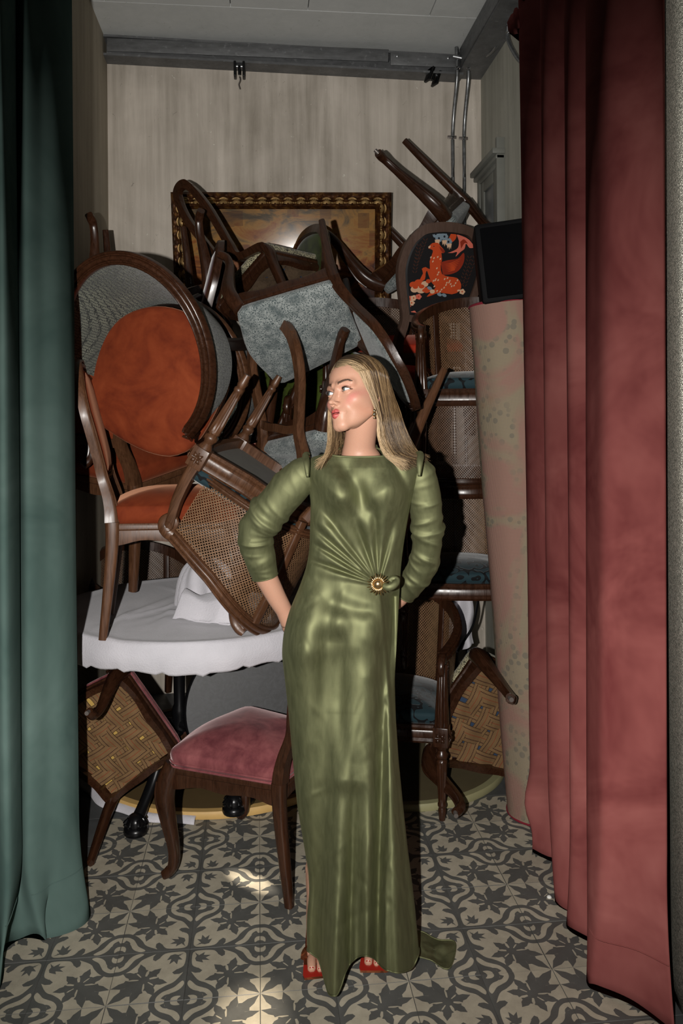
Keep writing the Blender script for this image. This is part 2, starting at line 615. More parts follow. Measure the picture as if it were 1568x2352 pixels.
# ceiling: slab above, panels hung below it with open joints, plain strip along the back wall
ceil = slab('ceiling', (-2.75, YF, ZC + .02), (XR + .15, YB, ZC + .16), m_plain('ceiling_void', (.02, .02, .02), .9))
ceil.data.materials.clear(); ceil.data.materials.append(m_plain('ceiling_joint', rgb(60, 62, 60), .9))
xs = [XL, -.74, -.12, .27, .90, XR]
J = .0022
ys = [4.05, 3.44, 2.83, 2.22, 1.6, 1.0, .4]
for a in range(len(xs) - 1):
    for b in range(len(ys) - 1):
        slab('panel', (xs[a] + J, ys[b + 1] + J, ZC + rnd.uniform(0, .002)), (xs[a + 1] - J, ys[b] - J, ZC + .02), CEIL, ceil, None)
slab('panel', (XL, ys[0] + J, ZC), (XR, YB, ZC + .02), CEIL, ceil, None)
for b in range(len(ys) - 1):
    for a in range(3):
        slab('panel', (-2.6 + a * .5965 + J, ys[b + 1] + J, ZC), (-2.6 + (a + 1) * .5965 - J, min(ys[b], 2.7) - J, ZC + .02), CEIL, ceil, None) if ys[b + 1] < 2.6 else None

# floor: bedding, then every tile a piece of its own
GROUT = m_plain('tile_bedding', rgb(58, 55, 50), .95)
floor = slab('floor', (-2.75, YF, -.05), (XR + .15, YB, -.0035), GROUT)


def m_cement(name, col, var=.16):
    t = NT(name)
    oi = t.n('ObjectInfo')
    n = t.noise(t.coord('Object'), 14.0, 6, .65)
    n2 = t.noise(t.coord('Object'), 260.0, 2, .6)
    c = t.ramp(n, [(.3, tuple(x * .78 for x in col)), (.7, tuple(x * 1.12 for x in col))])
    v = t.math('ADD', t.math('MULTIPLY', oi.outputs['Random'], var), 1 - var / 2)
    c = t.mix(1.0, c, (1, 1, 1), 'MULTIPLY') if False else c
    hs = t.n('HueSaturation'); t.l(c, hs.inputs['Color']); t.l(v, hs.inputs['Value'])
    c = t.mix(t.ramp(n2, [(.66, 0.0), (.72, .5)]), hs.outputs[0], tuple(x * .35 for x in col))
    t.set(Base_Color=c, Roughness=t.ramp(n, [(.3, .42), (.7, .62)]), Specular_IOR_Level=.4)
    t.bump(n2, .12, .0006)
    return t.m


T_LIGHT = m_cement('tile_cream', rgb(174, 166, 148))
T_DARK = m_cement('tile_charcoal', rgb(88, 88, 85))
T_PLAIN = m_cement('tile_plain_grey', rgb(76, 77, 77))


def arc(cx, cy, r, a0, a1, n=10):
    return [(cx + r * math.cos(math.radians(a0 + (a1 - a0) * i / n)), cy + r * math.sin(math.radians(a0 + (a1 - a0) * i / n))) for i in range(n + 1)]


def crv(pts, n=4):
    P = np.array([(*p, 0) for p in pts]); return [(a, b) for a, b, _ in catmull(P, n)]


def leaf_petal(c, ang, L, w, lobes=True):
    """lobed maple-like petal from the leaf centre"""
    a = math.radians(ang); d = (math.cos(a), math.sin(a)); q = (-d[1], d[0])
    pr = [(0.0, .12), (.22, .30), (.42, .62), (.52, 1.0), (.58, .66), (.74, .60), (.84, .34), (1.0, 0.0)] if lobes else [(0.0, .15), (.3, .5), (.5, .9), (.7, .8), (.86, .4), (1.0, 0)]
    P = [(t * L, s * w) for t, s in pr] + [(t * L, -s * w) for t, s in pr[-2::-1]]
    return [(c[0] + d[0] * x + q[0] * y, c[1] + d[1] * x + q[1] * y) for x, y in P]


def tile_layers():
    """one quarter of the four-tile figure: star corner at (0,0), dark corner at (1,1)"""
    Ls = []
    c = (.43, .43)
    dark = lambda p: Ls.append((1, p)); light = lambda p: Ls.append((0, p))
    # leaf of eight petals
    for ang, L, w, lo in ((225, .60, .105, True), (180, .0, 0, 0), (197, .45, .088, True), (253, .45, .088, True), (152, .36, .085, True),
                          (298, .36, .085, True), (105, .34, .085, True), (345, .34, .085, True), (45, .30, .085, True)):
        if L: dark(leaf_petal(c, ang, L, w, lo))
    dark(arc(c[0], c[1], .075, 0, 350, 14))
    def both(col, pts):
        Ls.append((col, pts)); Ls.append((col, [(y, x) for x, y in pts]))
    # crescents in the two side corners
    both(1, crv([(.55, 0.0), (.56, .09), (.63, .20), (.74, .29), (.86, .37), (1.0, .62)], 4) + [(1.0, 0.0)])
    both(0, crv([(.63, 0.0), (.64, .08), (.70, .16), (.78, .205), (.86, .25), (.925, .33), (.965, .36), (.985, .30), (.95, .22), (.89, .165), (.82, .135), (.775, .09), (.755, .03), (.75, 0.0)], 3))
    both(0, crv([(.83, 0.0), (.84, .045), (.89, .075), (.96, .07), (.93, .03), (.92, 0.0)], 3))
    both(1, crv([(.70, .05), (.745, .105), (.80, .12), (.765, .075), (.755, .02)], 3))
    # dark corner with its light scrolls and a trefoil
    dark([(1.0, .50), (.95, .53), (.90, .50), (.83, .50), (.80, .54), (.86, .60), (.90, .70), (.905, .80), (.88, .88), (.80, .905), (.70, .90), (.60, .86), (.54, .80), (.50, .83), (.50, .90), (.53, .95), (.50, 1.0), (1.0, 1.0)])
    both(0, crv([(.60, .87), (.66, .945), (.80, .965), (.93, .955), (.925, .90), (.86, .885), (.76, .90), (.70, .86), (.62, .80)], 3))
    dark([(.74, .90), (.70, .80), (.76, .82), (.74, .71), (.80, .77), (.85, .70), (.86, .80), (.92, .79), (.86, .87), (.93, .93), (.85, .90), (.80, .92)])
    return Ls


def tile_mesh(pattern=True):
    S, Hh, bv = .2 - .0022, .012, .0012
    mb = MB()
    if pattern:
        vo, tr, mi = poly_layers([(0, 0), (1, 0), (1, 1), (0, 1)], [(m, [(min(1, max(0, x)), min(1, max(0, y))) for x, y in p]) for m, p in tile_layers()])
        mb.add([((x - .5) * S, (y - .5) * S, 0) for x, y in vo], tr, mi=mi)
    else:
        h = S / 2
        mb.add([(-h, -h, 0), (h, -h, 0), (h, h, 0), (-h, h, 0)], [(0, 1, 2, 3)], mi=1)
    h = S / 2
    g = h + bv
    q = [(-h, -h), (h, -h), (h, h), (-h, h)]; p = [(-g, -g), (g, -g), (g, g), (-g, g)]
    vs = [(x, y, 0) for x, y in q] + [(x, y, -bv) for x, y in p] + [(x, y, -Hh) for x, y in p]
    fs = []
    for i in range(4):
        j = (i + 1) % 4
        fs += [(i, j, 4 + j, 4 + i), (4 + i, 4 + j, 8 + j, 8 + i)]
    mb.add(vs, fs, mi=1)
    return mb


TM = mesh_of(tile_mesh(), 'tile', [T_LIGHT, T_DARK], 0)
TP = mesh_of(tile_mesh(False), 'tile', [T_PLAIN, T_PLAIN], 0)
X0, Y0 = -.0062, 3.1235
for r in range(-1, 12):
    for c in range(-9, 8):
        x, y = X0 + .2 * (c - .5), Y0 - .2 * (r + .5)
        patt = (r >= 0 and -3 < c <= 5) or (r >= 2 and c <= 5)
        if x - .1 < XL - .02 and y > 2.7: continue
        if x + .1 > XR + .02: continue
        if r > 7 and c < -5: continue
        o = link('tile', TM if patt else TP, floor)
        o.location = (x + rnd.uniform(-.0005, .0005), y + rnd.uniform(-.0005, .0005), rnd.uniform(-.0006, .0004))
        if patt:
            # lines 0 (columns) and 5/-.. (rows) are star lines: pick the turn that puts the star corner there
            sx = 1 if (c % 2 == 0) else -1      # star corner on the high-x side for even columns
            sy = -1 if (r % 2 == 0) else 1
            ang = {(-1, -1): 0, (1, -1): PI / 2, (1, 1): PI, (-1, 1): -PI / 2}[(sx, sy)]
            o.rotation_euler = (rnd.uniform(-.0015, .0015), rnd.uniform(-.0015, .0015), ang)
# plain strips reaching the back and right wall
for c in range(-4, 6):
    for k in range(6):
        x, y = X0 + .2 * (c - .5), Y0 + .3 + .2 * k
        if x - .1 < XL - .02 or y > 4.45: continue
        o = link('tile', TP, floor); o.location = (x, y, rnd.uniform(-.0006, .0004))
for r in range(-7, 8):
    pass

# steel channels under the ceiling
STEEL = None
def m_steel(name, col, rough, metal=.85):
    t = NT(name)
    n = t.noise(t.coord('Object', (2, 2, 9)), 5.0, 6, .65)
    n2 = t.noise(t.coord('Object'), 40.0, 3, .6)
    c = t.ramp(n, [(.3, tuple(x * .6 for x in col)), (.7, col)])
    c = t.mix(t.ramp(n2, [(.62, 0.0), (.7, .5)]), c, tuple(min(1, x * 1.5) for x in col))
    t.set(Base_Color=c, Roughness=t.ramp(n2, [(.3, rough), (.7, min(1, rough + .2))]), Metallic=metal)
    return t.m


STEEL = m_steel('painted_steel', (.20, .205, .21), .45, .55)
CONDUIT = m_steel('galvanised_conduit', (.36, .37, .38), .26, .9)
BLACKIRON = m_plain('black_iron', (.006, .006, .007), .28, .3)


def channel(name, p0, p1, w, h, out, kind='structure'):
    """C-section channel: web against the wall, two flanges pointing `out`"""
    mb = MB(); th = .012
    o = V(*out); prof = [(0, 0), (w, 0), (w, -th), (th, -th), (th, -h + th), (w, -h + th), (w, -h), (0, -h)]
    vs = []
    for p in (p0, p1):
        for a, b in prof:
            q = V(*p) + o * a + V(0, 0, b); vs.append(q)
    n = len(prof)
    fs = [(k, (k + 1) % n, n + (k + 1) % n, n + k) for k in range(n)] + [tuple(range(n)), tuple(range(n, 2 * n))]
    mb.add(vs, fs)
    b = build(mb, name, STEEL, None, 30); b['kind'] = kind
    return b


tb = channel('trim_1', (XL, YB, 3.598), (XR - .13, YB, 3.565), .11, .112, (0, -1, 0))
mbp = MB(); box(mbp, (XL + .02, YB - .118, 3.505), (.74, YB - .111, 3.575), .002); build(mbp, 'face_plate', STEEL, tb)
mbp = MB(); box(mbp, (.752, YB - .118, 3.488), (XR - .14, YB - .111, 3.56), .002); build(mbp, 'face_plate', STEEL, tb)
for x in (.79, 1.08):
    mbp = MB(); lathe(mbp, [(.0001, 0), (.009, 0), (.009, .004), (.004, .007), (.0001, .007)], 10); b = build(mbp, 'bolt', CONDUIT, tb); b.matrix_world = Matrix.Translation((x, YB - .118, 3.54)) @ Matrix.Rotation(PI / 2, 4, 'X')
tr_ = channel('trim_2', (XR, 1.2, 3.60), (XR, YB, 3.585), .15, .11, (-1, 0, 0))
mbp = MB(); box(mbp, (XR - .156, 1.2, 3.488), (XR - .149, YB - .12, 3.59), .002); build(mbp, 'face_plate', STEEL, tr_)


def clamp(x, rz, label):
    t = empty('beam_clamp', label, 'clamp', Matrix.Translation((x, YB - .085, 3.482)) @ Matrix.Rotation(rz, 4, 'Z') , 'black clamps on the ceiling channel')
    for s in (-1, 1):
        mb = MB(); box(mb, (s * .024 - .007, -.03, -.082), (s * .024 + .007, .03, .0), .004); build(mb, 'jaw', BLACKIRON, t)
    mb = MB(); tube(mb, [(-.03, 0, -.02), (.03, 0, -.02)], .012); build(mb, 'axle', CONDUIT, t)
    mb = MB(); tube(mb, [(0, -.01, -.02), (0, -.012, -.07)], .008); build(mb, 'hook', BLACKIRON, t)
    return t


k1 = clamp(-.085, .0, 'black clamp hanging under the middle of the ceiling channel, wire dangling')
mbp = MB(); tube(mbp, [(0, -.012, -.08), (.004, -.012, -.10), (-.004, -.014, -.125), (.002, -.012, -.15)], .003, prof=circ(5)); build(mbp, 'wire', STEEL_GLIDE, k1)
k2 = clamp(1.01, .35, 'black clamp hanging beside the two conduits near the right corner'); k2.rotation_euler = (0, .35, .35)


def conduit(label, pts, clips=(), r=.011):
    t = empty('steel_conduit', label, 'pipe', Matrix.Identity(4))
    mb = MB(); tube(mb, pts, r, 8); build(mb, 'tube', CONDUIT, t)
    for (p, ax) in clips:
        mb = MB(); q = V(*p)
        box(mb, q - V(.026, .004, .009) if ax == 'y' else q - V(.004, .026, .009), q + (V(.026, .004, .009) if ax == 'y' else V(.004, .026, .009)), .002); build(mb, 'clip', STEEL_GLIDE, t)
    return t


conduit('steel conduit on back wall, left of the pair', [(1.125, YB - .014, .02), (1.125, YB - .014, 1.6), (1.127, YB - .014, 2.9), (1.129, YB - .02, 3.2), (1.125, YB - .135, 3.42), (1.125, YB - .135, 3.55), (1.125, YB - .13, 3.595)], [((1.126, YB - .006, 3.135), 'y'), ((1.125, YB - .006, 2.1), 'y')])
conduit('steel conduit on back wall, right of the pair by the corner', [(1.192, YB - .014, .02), (1.192, YB - .014, 1.6), (1.194, YB - .014, 2.9), (1.196, YB - .02, 3.2), (1.19, YB - .135, 3.42), (1.19, YB - .135, 3.54), (1.19, YB - .13, 3.585)], [((1.193, YB - .006, 3.13), 'y'), ((1.192, YB - .006, 2.1), 'y')])
conduit('steel conduit bending from the channel corner onto the right wall', [(1.10, YB - .15, 3.535), (1.2, YB - .17, 3.51), (1.24, YB - .22, 3.50), (1.262, YB - .36, 3.475), (1.275, YB - .42, 3.50), (1.278, YB - .43, 3.597)], [])
conduit('bent steel conduit dropping from right channel behind the red curtain', [(1.255, 3.86, 3.598), (1.255, 3.86, 3.48), (1.256, 3.855, 3.40), (1.268, 3.76, 3.27), (1.285, 3.62, 3.12), (1.286, 3.58, 2.9), (1.286, 3.58, .02)], [((1.295, 3.58, 2.42), 'x')])

# shuttered window on the right wall
GREYPAINT = m_plain('grey_green_paint', rgb(122, 123, 116), .55)
win = MB()
def frame_yz(mb, x, y0, y1, z0, z1, w, d, bev=.003):
    box(mb, (x - d, y0, z0), (x, y0 + w, z1), bev); box(mb, (x - d, y1 - w, z0), (x, y1, z1), bev)
    box(mb, (x - d, y0 + w, z0), (x, y1 - w, z0 + w), bev); box(mb, (x - d, y0 + w, z1 - w), (x, y1 - w, z1), bev)
frame_yz(win, XR, 4.085, 4.49, 2.02, 2.90, .05, .03)
w1 = build(win, 'window_1', GREYPAINT); w1['kind'] = 'structure'
for nm, f in (('cornice', lambda m: (box(m, (XR - .07, 4.05, 2.90), (XR, 4.499, 2.93), .006), box(m, (XR - .05, 4.06, 2.875), (XR, 4.499, 2.90), .006))),
              ('shutter', lambda m: frame_yz(m, XR - .006, 4.135, 4.44, 2.07, 2.85, .06, .018)),
              ('jamb', lambda m: box(m, (XR - .045, 4.06, 2.0), (XR, 4.085, 2.99), .003)),
              ('latch', lambda m: (box(m, (XR - .05, 4.13, 2.40), (XR - .02, 4.155, 2.47), .004), tube(m, [(XR - .05, 4.14, 2.44), (XR - .075, 4.14, 2.43)], .007)))):
    mb = MB(); f(mb); build(mb, nm, GREYPAINT if nm != 'latch' else m_plain('white_latch', rgb(170, 168, 160), .4), w1)
mb = MB(); box(mb, (XR - .015, 4.19, 2.12), (XR - .004, 4.385, 2.80), .002); build(mb, 'pane', m_plain('grey_pane', rgb(112, 116, 118), .35), w1)

# ---------------------------------------------------------------- curtains
def curtain(name, label, knots_top, knots_bot, z_top, z_bot, mat, nsub=8, nz=70, wob=.006, thick=.004, seed=1, header=None, hem=None, flare=None):
    r = np.random.default_rng(seed)
    A = catmull([(x, y, 0) for x, y in knots_top], nsub)[:, :2]
    B = catmull([(x, y, 0) for x, y in knots_bot], nsub)[:, :2]
    n = len(A)
    zb = np.interp(np.linspace(0, 1, n), np.linspace(0, 1, len(z_bot)), z_bot) if not np.isscalar(z_bot) else np.full(n, z_bot)
    zt = np.interp(np.linspace(0, 1, n), np.linspace(0, 1, len(z_top)), z_top) if not np.isscalar(z_top) else np.full(n, z_top)
    P = np.zeros((n, nz, 3))
    ph = r.uniform(0, 6.28, (6,)); fr = r.uniform(.6, 2.4, 6)
    uu = np.arange(n) / nsub
    for j in range(nz):
        t = (j / (nz - 1)) ** 1.0
        s = t * t * (3 - 2 * t) * .35 + t * .65
        xy = A * (1 - s) + B * s
        z = zt * (1 - t) + zb * t
        w = sum(np.sin(fr[k] * uu + ph[k] + 5 * t * fr[5 - k]) for k in range(6)) * wob * .4
        xy = xy + np.stack([w * .6, w], 1)
        if flare is not None:
            xy = xy + flare(uu / uu[-1], t, z)
        P[:, j, 0] = xy[:, 0]; P[:, j, 1] = xy[:, 1]; P[:, j, 2] = z
    mb = MB(); grid(mb, P)
    o = build(mb, name, mat, None, 180)
    so = o.modifiers.new('thickness', 'SOLIDIFY'); so.thickness = thick; so.offset = 0
    tag(o, label, 'curtain')
    return o, P


GREEN_CURTAIN = m_velvet('green_curtain_velvet', rgb(94, 116, 110), rgb(110, 132, 126), rgb(76, 98, 93), .0, 1.9, 2.2, (.8, 1, .95))
RED_CURTAIN = m_velvet('red_curtain_velvet', rgb(136, 76, 73), rgb(158, 96, 91), rgb(104, 50, 50), .0, 1.9, 2.6, (1, .75, .7))


def gflare(u, t, z):
    k = np.clip((.28 - z) / .28, 0, 1)
    return np.stack([k * k * .05 * np.sin(u * 23 + 1), -k * k * (.05 + .05 * np.sin(u * 17))], 1)


gk = [(-.575, 2.585), (-.580, 2.545), (-.600, 2.50), (-.635, 2.462), (-.672, 2.43), (-.700, 2.44), (-.705, 2.40), (-.72, 2.33), (-.77, 2.35), (-.775, 2.28), (-.80, 2.2), (-.86, 2.22), (-.87, 2.12), (-.92, 2.05), (-.99, 2.08)]
def deepen(K, k, keep):
    """push a curtain's folds further in and out of its own line"""
    K = np.array(K); sm2 = np.array([K[max(0, i - 2):i + 3].mean(0) for i in range(len(K))])
    w = np.clip((np.arange(len(K)) - keep) / 2, 0, 1)[:, None]
    return [tuple(p) for p in K + (K - sm2) * (k - 1) * w]


gk = deepen(gk, 2.1, 3)
gtop = [(x + .0, y) for x, y in gk]
gc, GP = curtain('velvet_curtain', 'green velvet curtain hanging along the left edge', gtop, gk, 3.5, [.001, .001, .001, .001], GREEN_CURTAIN, 8, 90, .006, .005, 3, flare=gflare)
mb = MB()
for i in range(6, 34, 1):
    pass
seam = []
for i in range(2, GP.shape[0] - 10):
    col = GP[i]; zz = .135
    y = np.array([np.interp(-zz, -col[:, 2], col[:, k]) for k in range(3)])
    seam.append((y[0] + .004, y[1] - .004, zz))
sweep(mb, seam, circ(5), .0016); build(mb, 'hem_seam', GREEN_CURTAIN, gc)

rk = [(.990, 2.76), (.955, 2.735), (.945, 2.68), (.985, 2.60), (1.03, 2.55), (.985, 2.52), (.935, 2.46), (.985, 2.38), (1.02, 2.34), (.96, 2.31), (.925, 2.25), (.975, 2.19), (1.0, 2.15), (.935, 2.13), (.890, 2.08), (.886, 2.015), (.90, 1.975), (.95, 1.945), (.995, 1.925), (1.015, 1.93), (1.035, 1.98)]
rt = [(.975, 2.78), (.935, 2.74), (.925, 2.69), (.965, 2.62), (1.00, 2.58), (.965, 2.53), (.93, 2.47), (.975, 2.41), (1.0, 2.37), (.95, 2.32), (.925, 2.26), (.965, 2.21), (.985, 2.17), (.935, 2.13), (.905, 2.07), (.895, 2.01), (.91, 1.965), (.955, 1.93), (1.0, 1.905), (1.02, 1.91), (1.04, 1.96)]


def rflare(u, t, z):
    k = np.clip((.42 - z) / .42, 0, 1)
    bulge = np.exp(-((z - .17) / .09) ** 2) * np.clip(1 - u * 2.2, 0, 1)
    return np.stack([-.045 * bulge * np.sin(u * 30 + .5) + .01 * k * np.sin(u * 31), -.05 * k * k * np.cos(u * 20) - .02 * bulge], 1)


rk, rt = deepen(rk, 1.35, 2), deepen(rt, 1.35, 2)
rc, RP = curtain('velvet_curtain', 'dusty red velvet curtain hanging in deep folds on the right', rt, rk, [3.02, 3.02, 3.2, 3.32, 3.4, 3.4, 3.4, 3.4], [.001, .001, .001, .001], RED_CURTAIN, 8, 90, .006, .005, 9, flare=rflare)
mb = MB(); seam = []
for i in range(112, 152):
    col = RP[i]; zz = .155
    y = np.array([np.interp(-zz, -col[:, 2], col[:, k]) for k in range(3)])
    seam.append((y[0] - .002, y[1] - .005, zz))
sweep(mb, seam, circ(5), .0016); build(mb, 'hem_seam', RED_CURTAIN, rc)
# gathered heading puffs on the far top end
for (x, y, z, s) in ((.945, 2.76, 2.93, .06), (.955, 2.70, 3.02, .055), (.96, 2.61, 3.10, .05), (.965, 2.5, 3.16, .05)):
    mb = MB()
    lathe(mb, [(.001, -s * 1.1), (s * .55, -s), (s * .8, -s * .4), (s * .75, s * .3), (s * .45, s * .9), (.001, s)], 18, flutes=5, fl_range=(-1, 1), fl_d=s * .25)
    p = build(mb, 'gathered_heading', RED_CURTAIN, rc, 180); p.location = (x, y, z); p.rotation_euler = (.3, .4, x * 9)


def m_lame():
    t = NT('grey_lame')
    v = t.n('TexVoronoi'); t.l(t.coord('Object', (1, 1, .7)), v.inputs['Vector']); v.inputs['Scale'].default_value = 420.0
    n = t.noise(t.coord('Object', (3, 3, .4)), 3.0, 4)
    c = t.mix(v.outputs['Color'], rgb(110, 112, 104), rgb(214, 211, 196))
    t.set(Base_Color=c, Metallic=.75, Roughness=.42)
    t.bump(v.outputs['Distance'], .8, .002)
    return t.m


lk = [(1.075, 2.02), (1.055, 1.97), (1.05, 1.90), (1.085, 1.84), (1.06, 1.77), (1.09, 1.70), (1.05, 1.6), (1.09, 1.5), (1.06, 1.4)]
lc, LP = curtain('lame_curtain', 'grey glittering lamé curtain on the far right edge', lk, [(x + .01, y) for x, y in lk], 3.45, .01, m_lame(), 8, 50, .008, .003, 5)

# ---------------------------------------------------------------- leaning rolled rug, loudspeaker
def m_rug():
    t = NT('rug_back')
    v = t.coord('UV')
    ck = t.n('TexWave', bands_direction='X'); t.l(v, ck.inputs['Vector']); ck.inputs['Scale'].default_value = 60.0
    c2 = t.n('TexWave', bands_direction='Y'); t.l(v, c2.inputs['Vector']); c2.inputs['Scale'].default_value = 60.0
    big = t.noise(t.coord('UV', (1.7, 1.0, 1)), 2.2, 3, .5, 1.2)
    pink = t.ramp(big, [(.43, 0.0), (.50, 1.0)])
    base = t.mix(pink, rgb(150, 138, 116), rgb(158, 122, 110))
    dots = t.n('TexVoronoi'); t.l(t.coord('UV', (1, 1, 1), (0, 0, .6)), dots.inputs['Vector']); dots.inputs['Scale'].default_value = 34.0; dots.inputs['Randomness'].default_value = .6
    dm = t.math('MULTIPLY', t.math('LESS_THAN', dots.outputs['Distance'], .40), t.math('SUBTRACT', 1.0, pink))
    zone = t.noise(t.coord('UV', (2, 1.2, 1)), 2.0, 2)
    dm = t.math('MULTIPLY', dm, t.ramp(zone, [(.36, 0.0), (.46, .7)]))
    c = t.mix(dm, base, rgb(112, 110, 100))
    st = t.noise(t.coord('UV', (1, 1, 1)), 5.0, 4, .6)
    c = t.mix(t.ramp(st, [(.62, 0.0), (.74, .5)]), c, rgb(150, 112, 84))
    tex = t.math('MULTIPLY', ck.outputs['Fac'], c2.outputs['Fac'])
    c = t.mix(t.ramp(tex, [(.0, .55), (.5, 0.0)]), c, rgb(90, 76, 66))
    t.set(Base_Color=c, Roughness=.92, Specular_IOR_Level=.1)
    t.bump(tex, .6, .002)
    return t.m


rug = empty('rolled_rug', 'rolled rug with pink and grey mesh backing leaning beside the red curtain', 'rug', Matrix.Identity(4))
bot, top = V(1.085, 2.965, .0), V(.965, 3.02, 1.955)
ax = (top - bot) / np.linalg.norm(top - bot)
ux = np.cross(ax, V(0, 1, 0)); ux /= np.linalg.norm(ux); uy = np.cross(ax, ux)
bot = bot + ax * .018
L = np.linalg.norm(top - bot)
na, nl = 56, 14
P = np.zeros((na + 1, nl, 3)); uvs = []
for i in range(na + 1):
    a = 2 * PI * i / na
    for j in range(nl):
        R_ = .143 + .002 * math.sin(3 * a + j) + .001 * math.sin(9 * a)
        P[i, j] = bot + ax * L * j / (nl - 1) + ux * R_ * math.cos(a) + uy * R_ * math.sin(a)
        uvs.append((a * .143, L * j / (nl - 1)))
mb = MB(); grid(mb, P, uv=uvs); build(mb, 'backing', m_rug(), rug, 180)
for e, zz in ((0, 0.0), (1, L)):
    for k, R_ in enumerate((.143, .118, .094, .070)):
        mb = MB(); pts = [bot + ax * (zz + (.004 if e else -.004)) + ux * (R_ - .004) * math.cos(a) + uy * (R_ - .004) * math.sin(a) for a in np.linspace(0, 2 * PI, 40, endpoint=False)]
        sweep(mb, pts, ROUND, (.007, .007) , ax, closed=True); build(mb, 'red_binding', m_plain('crimson_binding', rgb(120, 18, 36), .9) if k == 0 else m_plain('rug_pile_edge', rgb(110, 80, 74), .9), rug)
mb = MB(); lathe(mb, [(.001, 0), (.135, 0), (.135, .002), (.001, .002)], 40)
cap = build(mb, 'rolled_end', m_plain('rug_pile_end', rgb(100, 70, 66), .95), rug); cap.matrix_world = Matrix.Translation(Vector(top)) @ Vector(ax).to_track_quat('Z', 'Y').to_matrix().to_4x4()

sp = empty('loudspeaker', 'black box loudspeaker above the rolled rug', 'loudspeaker', Matrix.Translation((1.035, 2.975, 2.118)) @ Matrix.Rotation(math.radians(-14), 4, 'Z') @ Matrix.Rotation(math.radians(-6), 4, 'Y') @ Matrix.Rotation(math.radians(3), 4, 'X'))
BLK = m_plain('black_cabinet', (.0025, .0025, .003), .7, Specular_IOR_Level=.12)
mb = MB(); box(mb, (-.19, -.13, -.148), (.19, .13, .148), .012); build(mb, 'cabinet', BLK, sp)
mb = MB(); box(mb, (-.17, -.138, -.13), (.15, -.128, .13), .004); build(mb, 'grille', m_plain('black_grille', (.002, .002, .0024), .9, Specular_IOR_Level=.05), sp)
mb = MB(); tube(mb, [(.108, -.139, .135), (.108, -.139, -.135)], .0022, prof=circ(6)); build(mb, 'edge_strip', m_plain('grey_edge', (.05, .05, .055), .35), sp)
mb = MB(); box(mb, (.02, .12, -.05), (.10, .22, .05), .006); box(mb, (.05, .2, -.03), (.17, .23, .03), .004); build(mb, 'wall_bracket', BLACKIRON, sp)

# ---------------------------------------------------------------- framed painting leaning high on the back wall
def m_gilt():
    t = NT('carved_gilt')
    v = t.coord('Object')
    n = t.noise(v, 30.0, 5, .6)
    vo = t.n('TexVoronoi'); t.l(v, vo.inputs['Vector']); vo.inputs['Scale'].default_value = 45.0
    f = t.math('ADD', t.math('MULTIPLY', n, .6), t.math('MULTIPLY', vo.outputs['Distance'], .5))
    c = t.ramp(n, [(.3, rgb(34, 17, 10)), (.55, rgb(84, 50, 24)), (.75, rgb(150, 108, 52))])
    t.set(Base_Color=c, Metallic=.55, Roughness=.38)
    t.bump(vo.outputs['Distance'], .7, .006)
    return t.m


def m_painting():
    t = NT('oil_painting')
    v = t.coord('Object', (1.6, 1, 3.2))
    n = t.noise(v, 2.6, 8, .65, 1.4)
    z = t.n('SeparateXYZ'); t.l(t.coord('Object'), z.inputs[0])
    f = t.math('ADD', t.math('MULTIPLY', n, .8), t.math('MULTIPLY', z.outputs[2], .55))
    c = t.ramp(f, [(.34, rgb(14, 7, 5)), (.46, rgb(64, 26, 12)), (.56, rgb(132, 74, 24)), (.64, rgb(150, 108, 50)), (.76, rgb(84, 68, 46)), (.88, rgb(40, 35, 28))])
    blk = t.n('TexVoronoi', distance='CHEBYCHEV'); t.l(t.coord('Object', (1.3, 1, 1)), blk.inputs['Vector']); blk.inputs['Scale'].default_value = 7.0
    c = t.mix(t.math('MULTIPLY', t.math('LESS_THAN', blk.outputs['Distance'], .28), .45), c, rgb(64, 24, 12))
    t.set(Base_Color=c, Roughness=.6, Specular_IOR_Level=.15, Coat_Weight=.35, Coat_Roughness=.13)
    t.bump(n, .12, .004)
    return t.m


GILT = m_gilt()
PW, PH, FW = 1.185, .66, .088
pic = empty('framed_painting', 'dark landscape painting in a carved gilt frame on the back wall', 'painting', Matrix.Translation((.147, YB - .065, 2.095)) @ Matrix.Rotation(math.radians(-4), 4, 'Z') @ Matrix.Rotation(math.radians(11), 4, 'X'))
mb = MB()
prof = [(0, 0), (0, -.022), (.012, -.034), (.028, -.026), (.045, -.05), (.062, -.03), (.072, -.034), (.088, -.016), (.088, 0)]
cor = [(-PW / 2, 0, 1, 1), (PW / 2, 0, -1, 1), (PW / 2, PH, -1, -1), (-PW / 2, PH, 1, -1)]
vs = []
for cx, cz, sx, sz in cor:
    for a, b in prof: vs.append((cx + sx * a, b, cz + sz * a))
n = len(prof); fs = []
for i in range(4):
    j = (i + 1) % 4
    for k in range(n): fs.append((i * n + k, i * n + (k + 1) % n, j * n + (k + 1) % n, j * n + k))
mb.add(vs, fs); build(mb, 'gilt_frame', GILT, pic, 30)
mb = MB(); box(mb, (-PW / 2 + .08, -.014, .08), (PW / 2 - .08, -.004, PH - .08)); build(mb, 'canvas', m_painting(), pic)
mb = MB()
def shell(mb, x, z, s, ang):
    pts = []
    for k in range(-3, 4):
        a = ang + k * .42
        pts = [(x + math.cos(a) * r_ * s, -.047 + .10 * (r_ - .25) ** 2 * s * 8, z + math.sin(a) * r_ * s) for r_ in (.15, .6, 1.0)]
        tube(mb, pts, [.003 * s / .03, .0062 * s / .03, .004 * s / .03], 2, prof=circ(5), ref=(0, -1, 0))
    tube(mb, [(x + s * 1.05 * math.cos(ang + q), -.038, z + s * 1.05 * math.sin(ang + q)) for q in np.linspace(-1.5, 1.5, 7)], .0042, 2, prof=circ(5), ref=(0, -1, 0))
